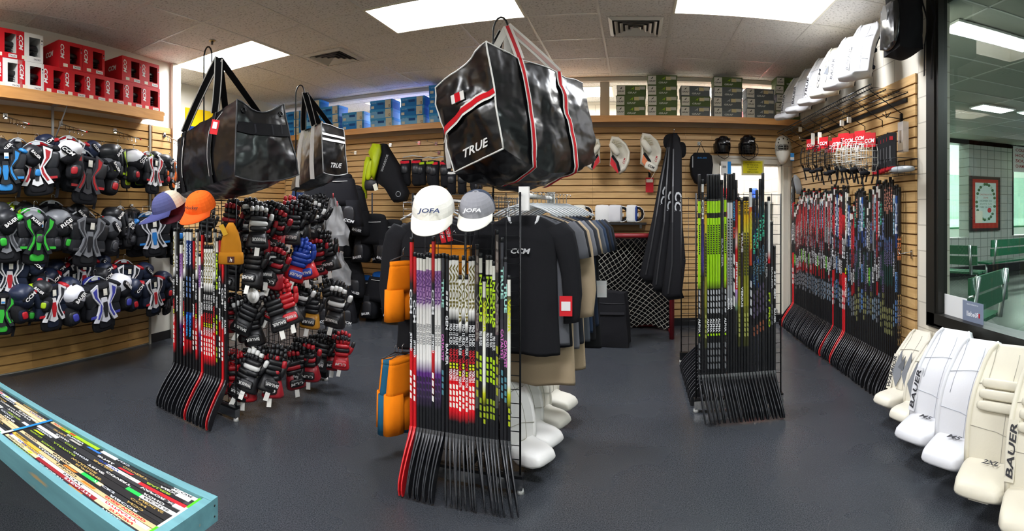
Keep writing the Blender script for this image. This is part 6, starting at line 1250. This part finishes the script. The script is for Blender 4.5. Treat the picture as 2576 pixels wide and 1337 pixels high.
p = PX(2292, 640, XR-.03); tag(MB().box((XR-.025, p.y, p.z), (.01, .02, .07), MCHR).tube([(XR-.03, p.y, p.z+.02), (XR-.1, p.y+.06, p.z+.0), (XR-.1, p.y+.1, p.z+.03)], .004, MCHR, 5).build('wall_hook'), 'single chrome hook right of the stick row, below eye level', 'hook')
# chrome stick holder blade near the doorway
p = PX(2000, 440, 1.95); t = thing('skate_blade_pack', 'grey packaged skate runner hanging at the corner by the doorway', 'package', Matrix.Translation(p)); MB().loft([sring((.0+.05*math.sin(z*8), 0, -z), w, .03, 10, .8) for z, w in ((0, .03), (.06, .09), (.16, .10), (.24, .06))], M('8a8d90', 'gloss')).build('body', t)
tag(MB().tube([(XR-.01, p.y, p.z+.10), (1.72, p.y-.05, p.z+.10), (1.70, p.y-.05, p.z+.125)], .003, MCHR, 5).build('wall_hook'), 'long chrome hook at the corner right of the goalie mask', 'hook')
# stickers on the window (seen from inside, sign mirrored)
q = [PX(u, v, XR+.04) for u, v in ((2376, 768), (2432, 770))]; m = MB(); y0_, y1_ = q[1].y, q[0].y
tag(MB().box((XR+.042, (y0_+y1_)/2, .81), (.003, y1_-y0_, .17), M('dfe0de', 'card')).build('paper_notice'), 'blank white paper taped inside the lower left corner of the window', 'notice')
q = [PX(u, v, XR+.035) for u, v in ((2422, 780), (2474, 790))]; y0_, y1_ = q[1].y, q[0].y; yc = (y0_+y1_)/2
f_ = Matrix.Translation((XR+.031, yc, .80)) @ Matrix.Rotation(R(-90), 4, 'Z') @ Matrix.Diagonal((-1, 1, 1, 1))
tag(MB().box((XR+.035, yc, .80), (.003, y1_-y0_, .17), M('7a8498', 'card')).text('Riedell', f_ @ T(.0, 0, .0), .035, M('e8eaf0', 'card'), 0, .02, .13).text('AUTHORIZED DEALER', f_ @ T(0, 0, .065), .009, M('e8eaf0', 'card'), 0, .0, .13).box((XR+.032, yc-.075, .80), (.003, .012, .03), M('b8202c', 'card')).build('window_sign'), 'blue grey dealer sign with mirrored lettering in the window corner', 'sign')
# ================================================================ lobby beyond the window
mlf, nt, b = nodes_mat('lobby_floor', .22); t1 = tex(nt, 'ShaderNodeTexNoise', 2.5, Detail=6); r1 = ramp(nt, t1.outputs['Fac'], [(.3, '2e3430'), (.75, '4c524c')]); nt.links.new(r1.outputs['Color'], b.inputs['Base Color'])
struct(MB().box((9.8, 3.3, -.055), (15, 13, .1), mlf).build('floor_lobby'))
m = MB(); m.box((9.8, 3.3, 3.16), (15, 13, .04), M('8f938c', 'matte'))
for i in range(12): m.box((2.6+1.22*i, 3.3, 3.137), (.02, 12.8, .006), M('a8aca6', 'plastic'))
for j in range(20): m.box((9.8, -3+.62*j, 3.137), (15, .02, .006), M('a8aca6', 'plastic'))
struct(m.build('ceiling_lobby'))
ML2 = emit('lobby_lamp', 'f4f8ff', 60)
for x, y, sx, sy, l in ((3.05, 3.68, .95, .24, 'long ceiling light in the lobby nearest the window'), (5.2, 6.3, .6, .3, 'small ceiling light in the lobby seen left through the window'), (6.3, 6.1, 1.1, .35, 'ceiling light in the lobby seen right through the window'), (4.2, 1.2, 1.2, .3, 'ceiling light in the lobby out of sight to the right'), (9, 4.2, 1.2, .3, 'ceiling light deep in the lobby')):
    t = thing('ceiling_light', l, 'ceiling light', T(x, y, 3.12)); MB().box((0, 0, .0), (sx+.06, sy+.06, .02), M('d8d8d4', 'plastic')).build('frame', t); MB().box((0, 0, -.013), (sx, sy, .008), ML2).build('diffuser', t)
YL = 9.6
def lx(u, Y=YL): return Y*math.tan(th(u))
mtile, nt, b = nodes_mat('pillar_block', .6)
tb = tex(nt, 'ShaderNodeTexBrick', 1, stretch=(1, 1, 1), **{'Brick Width': .21, 'Row Height': .21, 'Mortar Size': .008}); tb.offset = 0
mp_ = nt.nodes.new('ShaderNodeCombineXYZ'); tc = nt.nodes.new('ShaderNodeTexCoord'); sx_ = nt.nodes.new('ShaderNodeSeparateXYZ'); nt.links.new(tc.outputs['Object'], sx_.inputs[0]); nt.links.new(sx_.outputs[0], mp_.inputs[0]); nt.links.new(sx_.outputs[2], mp_.inputs[1]); nt.links.new(mp_.outputs[0], tb.inputs['Vector'])
for k, c in (('Color1', 'b0b1ac'), ('Color2', 'a5a8a2'), ('Mortar', '6f726e')): tb.inputs[k].default_value = lin(c)
nt.links.new(tb.outputs['Color'], b.inputs['Base Color'])
m = MB(); x0, x1 = lx(2438), lx(2546)
m.box(((x0+x1)/2, YL+.2, 1.58), (x1-x0, .4, 3.16), mtile)
m.box((10, YL+.15, .44), (14, .25, .88), mtile).box((10, YL-.0, .10), (14, .04, .2), MBLK).box((10, YL+.15, 3.1), (14, .3, .12), MBLK)
for x in (lx(2378), x1+.05, x1+2.2): m.box((x, YL+.1, 2.0), (.1, .1, 2.3), MBLK)
struct(m.build('wall_lobby'))
# rink beyond
mi = M('dfe8e6', 'gloss'); m = MB(); m.box((12, 17, -.02), (24, 14, .04), mi); struct(m.build('floor_rink'))
m = MB().box((12, 23.5, 3), (26, .1, 7), M('c4ccc4', 'matte')); struct(m.build('wall_rink')); struct(MB().box((12, 17, 6.5), (26, 14, .1), M('b9beb4', 'matte')).build('ceiling_rink'))
m = MB(); m.box((12, 11.2, .5), (24, .06, 1.0), M('dde2de', 'plastic')).box((12, 11.18, 1.03), (24, .08, .05), M('3a7a58', 'plastic')).box((12, 22.9, .5), (24, .06, 1.0), M('dde2de', 'plastic')); tag(m.build('rink_boards'), 'white rink boards with a green cap rail beyond the lobby windows', 'rink boards')
t = thing('rink_glass', 'green tinted glass panels on posts above the rink boards', 'rink glass'); mgg = bpy.data.materials.new('tinted_glass'); mgg.use_nodes = True; b = mgg.node_tree.nodes['Principled BSDF']; b.inputs['Base Color'].default_value = (.45, .8, .65, 1); b.inputs['Alpha'].default_value = .35; b.inputs['Roughness'].default_value = .1
for i in range(7): x = 6.5+1.2*i; MB().box((x, 11.2, 1.75), (1.14, .015, 1.4), mgg).build('glass_panel', t); MB().box((x+.6, 11.2, 1.75), (.05, .04, 1.4), M('b8bcba', 'metal')).build('post', t)
for i, (x, y) in enumerate(((8, 13), (12, 14), (10, 18), (16, 16))):
    t = thing('ceiling_light', ordn(i)+' long light strip over the rink', 'ceiling light', T(x, y, 6.3)); MB().box((0, 0, 0), (3.2, .5, .05), emit('rink_lamp%d' % i, 'f2fff8', 150)).build('diffuser', t); MB().box((0, 0, .04), (3.3, .6, .03), MWT).build('frame', t)
# poster in dark frame
xc = (lx(2436)+lx(2512))/2; w_ = lx(2512)-lx(2436); zt_, zb_ = 2.30, 1.02; t = thing('framed_poster', 'framed holiday poster with red border on the lobby pillar', 'poster', T(xc, YL-.04, (zt_+zb_)/2)); h_ = zt_-zb_
m = MB(); m.box((0, 0, 0), (w_, .05, h_), M('1c1a1a', 'plastic')); m.build('frame', t); m = MB(); m.box((0, -.028, 0), (w_*.84, .006, h_*.9), M('a83228', 'card')).box((0, -.032, .02), (w_*.68, .006, h_*.74), M('c8dad4', 'card'))
for k in range(26):
    a = 2*PI*k/26; m.blob((w_*.30*math.cos(a), -.037, .04+h_*.33*math.sin(a)), (.09, .006, .07), M('3f6b45' if k % 4 else 'b8d0c0', 'card'), .9, None, 4, 6)
for k, s_ in enumerate(('CHRISTMAS IN THE', 'ZONE', 'DECEMBER 2024', 'JOIN US', 'FREE SKATE')): m.text(s_, T(0, -.037, h_*.17-.075*k), .04, M('b03030' if k < 2 else '4a6a58', 'card'), 0, .0, w_*(.40 if k != 1 else .16))
m.blob((w_*.12, -.037, -h_*.12), (.13, .006, .12), M('c02020', 'card'), .9, None, 4, 8).box((-w_*.22, -.039, -h_*.24), (.2, .004, .28), M('e0dcc8', 'card')); m.build('print', t)
# banner
xb0, xb1 = lx(2549, 9.3), lx(2600, 9.3); t = thing('banner', 'white championship banner with red letters hanging in the lobby window', 'banner', T((xb0+xb1)/2, 9.3, 2.75)); m = MB().box((0, 0, 0), (xb1-xb0, .01, .62), M('dad8d4', 'cloth'))
for k, s_ in enumerate(('COLLEGE', 'HOCKEY', 'SOUTH', 'CHAMPIONS')): m.text(s_, T(-.0, -.008, .22-.13*k), .075, M('a03038', 'card'), 0, .02, (xb1-xb0)*.8)
m.build('cloth', t)
# green benches
def bench(x, y, rz, label, L_=1.8, back=True):
    t = thing('bench', label, 'bench', T(x, y, -.005, 0, 0, rz), 'green benches in the lobby'); mg_ = M('17583a', 'gloss'); ml = M('b8bcbc', 'metal')
    for k in range(2): MB().box((0, -.12+.2*k, .44), (L_, .17, .035), mg_).build('seat_board', t)
    if back:
        for z in (.66, .84): MB().box((0, .22+.08*(z-.6), z), (L_, .03, .15), mg_).build('back_board', t)
    for sx in (-1, 1):
        x_ = sx*(L_/2-.12); MB().tube([(x_, -.3, .04), (x_, .32, .04)], .025, ml, 6).tube([(x_, 0, .04), (x_, 0, .42), (x_, -.2, .42)], .03, ml, 6).tube([(x_, 0, .42), (x_, .2, .43), (x_, .27, .92)], .03, ml, 6).build('leg_frame', t)
bench(lx(2548, 8.4)+.0, 8.4, 190, 'green bench with back before the lobby pillar', 2.0); bench(lx(2395, 7.4), 7.6, 120, 'small looking green bench at the far left of the window', 1.4); bench(3.05, 4.08, 208, 'green bench back close behind the window corner', .95)
# ================================================================ stick bench in the foreground
A0 = PZ(548, 1250, .45); DB = Vector((-.987, -.158, 0)); NB = Vector((.158, -.987, 0)); WB_ = .385; LBn = 2.0
FB = Matrix((DB, NB, Vector((0, 0, 1)))).transposed().to_4x4(); FB.translation = Vector((A0.x, A0.y, 0))      # x along bench away from end, y toward camera
t = thing('stick_bench', 'sky blue framed wooden bench topped with rows of old hockey stick shafts', 'bench', FB)
mbl, nt, b = nodes_mat('sky_blue_worn_paint', .55); t1 = tex(nt, 'ShaderNodeTexNoise', 5, stretch=(.5, 3, 3), Detail=8); r1 = ramp(nt, t1.outputs['Fac'], [(.30, 'a98e62'), (.36, '58878d'), (.6, '63969d'), (.9, '72a5ab')]); nt.links.new(r1.outputs['Color'], b.inputs['Base Color']); bump(nt, b, t1.outputs['Fac'], .3, .003)
zt_ = .45
MB().box((LBn/2, .019, zt_-.045), (LBn, .038, .09), mbl).build('side_board', t); MB().box((LBn/2, WB_-.019, zt_-.045), (LBn, .038, .09), mbl).build('side_board', t); MB().box((.019, WB_/2, zt_-.0455), (.038, WB_-.077, .089), mbl).build('end_board', t); MB().box((LBn-.019, WB_/2, zt_-.0455), (.038, WB_-.077, .089), mbl).build('end_board', t)
m = MB(); 
for y in (.02, WB_-.02): 
    for z in (zt_-.025, zt_-.065): m.tube([(-.001, y, z), (.004, y, z)], .004, M('4a4a48', 'metal'), 8)
m.build('screw', t)
MB().box((LBn/2, WB_/2, zt_-.03), (LBn-.07, WB_-.07, .02), M('2a221a', 'matte')).build('under_panel', t)
for x in (.12, LBn-.16): MB().box((x, WB_/2, .18), (.09, WB_-.10, .36), mbl).build('leg', t)
words_ = ['SHER-WOOD', 'WARRIOR', 'CCM', 'EASTON SYNERGY', 'VAPOR X', 'BAUER', 'TRUE', 'REEBOK', 'RIBCOR', 'NEXUS', 'SUPREME', 'STEALTH', 'COVERT', 'DYNASTY', 'TACKS', 'KOHO', 'JOFA']
bases = ['c8b184', '1c1c1e', '26272a', 'c2a878', '2e2f33', '1a1a1c', 'dcdad2', '1f2022', '3a3b3e', '8c1c24', '28292c', 'd8c494', '222428', 'b8bcc0', '1c1c1e', 'cbb48a', '2a2b30', 'e2e0da']
accs = ['1c1c1e', 'e8e6e0', 'e8e6e0', '1e3c8c', '9ac41c', 'e8e6e0', 'c01c28', 'f0f0ee', 'c8a23a', 'f2efe8', 'b8bcc2', '3a2a7a', 'd8602a', '1a1a1c', '22b84a', '5a3a88', 'e0dcd2', 'c02028']
def bench_strip(x0, x1, y, w, seed):
    rr = random.Random(seed); cb = CB(); base = rr.choice(bases); z = zt_-.012+rr.uniform(-.002, .002); h = .014; n = 7; xs_ = sorted([x0, x1]+[rr.uniform(x0, x1) for _ in range(n-2)])
    cols = []; cur = base
    for i in range(n-1): cols.append(cur if rr.random() < .6 else rr.choice(accs) if rr.random() < .35 else rr.choice(bases))
    for i in range(n-1):
        o = len(cb.v); a, c2 = xs_[i], xs_[i+1]; c = lin(cols[i]); sk = rr.uniform(-.02, .02) if 0 < i else 0
        cb.v += [(a, y-w/2, z), (c2, y-w/2, z), (c2, y+w/2, z), (a, y+w/2, z), (a, y-w/2, z-h), (c2, y-w/2, z-h), (c2, y+w/2, z-h), (a, y+w/2, z-h)]; cb.c += [c]*8
        cb.f += [(o, o+1, o+2, o+3), (o, o+4, o+5, o+1), (o+3, o+2, o+6, o+7)]
    x = x0+rr.uniform(.02, .12)
    while x < x1-.12:
        wd = rr.choice(words_); L_ = min(.022*len(wd)+.02, x1-x-.02); vs, fs, _ = glyphs(wd, .2, .03); o = len(cb.v); c = lin(rr.choice(accs)); rev = rr.random() < .75
        k = min(n-2, max(i for i in range(n-1) if xs_[i] <= x+L_/2)); 
        if cols[k] in ('1c1c1e', '26272a', '2e2f33', '1a1a1c', '1f2022', '3a3b3e', '28292c', '222428', '2a2b30', '8c1c24'): c = lin(rr.choice(['d8d6d0', 'c8c6c0', 'b8bcc2', 'a88a4a', 'd0cec8', 'c8c6c0', '22a84a', '8aa42c']))
        else: c = lin(rr.choice(['1c1c1e', '1e3c8c', 'c02028', '3a3a3c']))
        for gx, gy in vs: cb.v.append((x+L_/2-(gx if rev else -gx)*L_, y+(gy if rev else -gy)*w*.6, z+.0006)); cb.c.append(c)
        cb.f += [tuple(a+o for a in f) for f in fs]; x += L_+rr.uniform(.05, .25)
        if rr.random() < .3:
            o = len(cb.v); q_ = rr.uniform(.03, .09); c = lin(rr.choice(['b4d418', 'c02028', 'e8e6e0', 'e07020', '2a6ad0', 'a8a49a'])); cb.v += [(x, y-w*.3, z+.0005), (x+q_, y-w*.3, z+.0005), (x+q_+.01, y+w*.3, z+.0005), (x+.01, y+w*.3, z+.0005)]; cb.c += [c]*4; cb.f.append((o, o+1, o+2, o+3)); x += q_+.04
    return cb.mesh('stick_shaft')
NS = 15; ws = (WB_-.08)/NS
for half, (a, c2) in enumerate(((.058, 1.005), (1.035, LBn-.045))):
    for k in range(NS): obj('stick_shaft', bench_strip(a, c2, .04+ws*(k+.5), ws*.93, 100*half+k+3), t)
cb = CB(); 
for x, cs in ((1.02, ['1f78b8', '1f78b8', '2a8acc', 'd8dcd8']), (.048, ['4cc81e', 'c8c8c4', 'b8b8b4', '4cc81e'])):
    n = len(cs)
    for i in range(n):
        o = len(cb.v); a, c2 = .04+(WB_-.08)*i/n, .04+(WB_-.08)*(i+1)/n; cb.v += [(x-.009, a, zt_-.008), (x+.009, a, zt_-.008), (x+.009, c2, zt_-.008), (x-.009, c2, zt_-.008)]; cb.c += [lin(cs[i])]*4; cb.f.append((o, o+1, o+2, o+3))
obj('cross_strip', cb.mesh('cross_strip'), t)
# ================================================================ prints, seams and fittings belong to the part they sit on
SUB = {'lettering': ('body', 'shell', 'cuff', 'face', 'board', 'outer_shell', 'brim'), 'label_print': ('carton',), 'seam': ('face',), 'knee_roll': ('face',), 'chevron': ('face',), 'boot_stripe': ('boot',), 'boot_lettering': ('boot',), 'toe_bridge': ('boot',), 'hook': ('bar',), 'eyelet': ('body',), 'pocket_stripe': ('body',), 'end_flap': ('carton',), 'zip': ('body',), 'end_disc': ('tube',), 'patch': ('folded_cuff', 'body'), 'chin_cup': ('wire_mask',), 'neck_label': ('body',), 'blade_holder': ('upper',), 'vent_ridge': ('shell',), 'vent_hole': ('shell',), 'header_card': ('wire_mask',), 'screw': ('end_board',), 'side_tab': ('vest',), 'reflective_strip': ('body',)}
for r_ in [o for o in scene.objects if o.parent is None and o.children]:
    kids = {}
    for c in r_.children: kids.setdefault(c.name.split('.')[0], c)
    for c in list(r_.children):
        for h_ in SUB.get(c.name.split('.')[0], ()):
            p_ = kids.get(h_)
            if p_ and p_ is not c and p_.matrix_basis == Matrix(): c.parent = p_; break
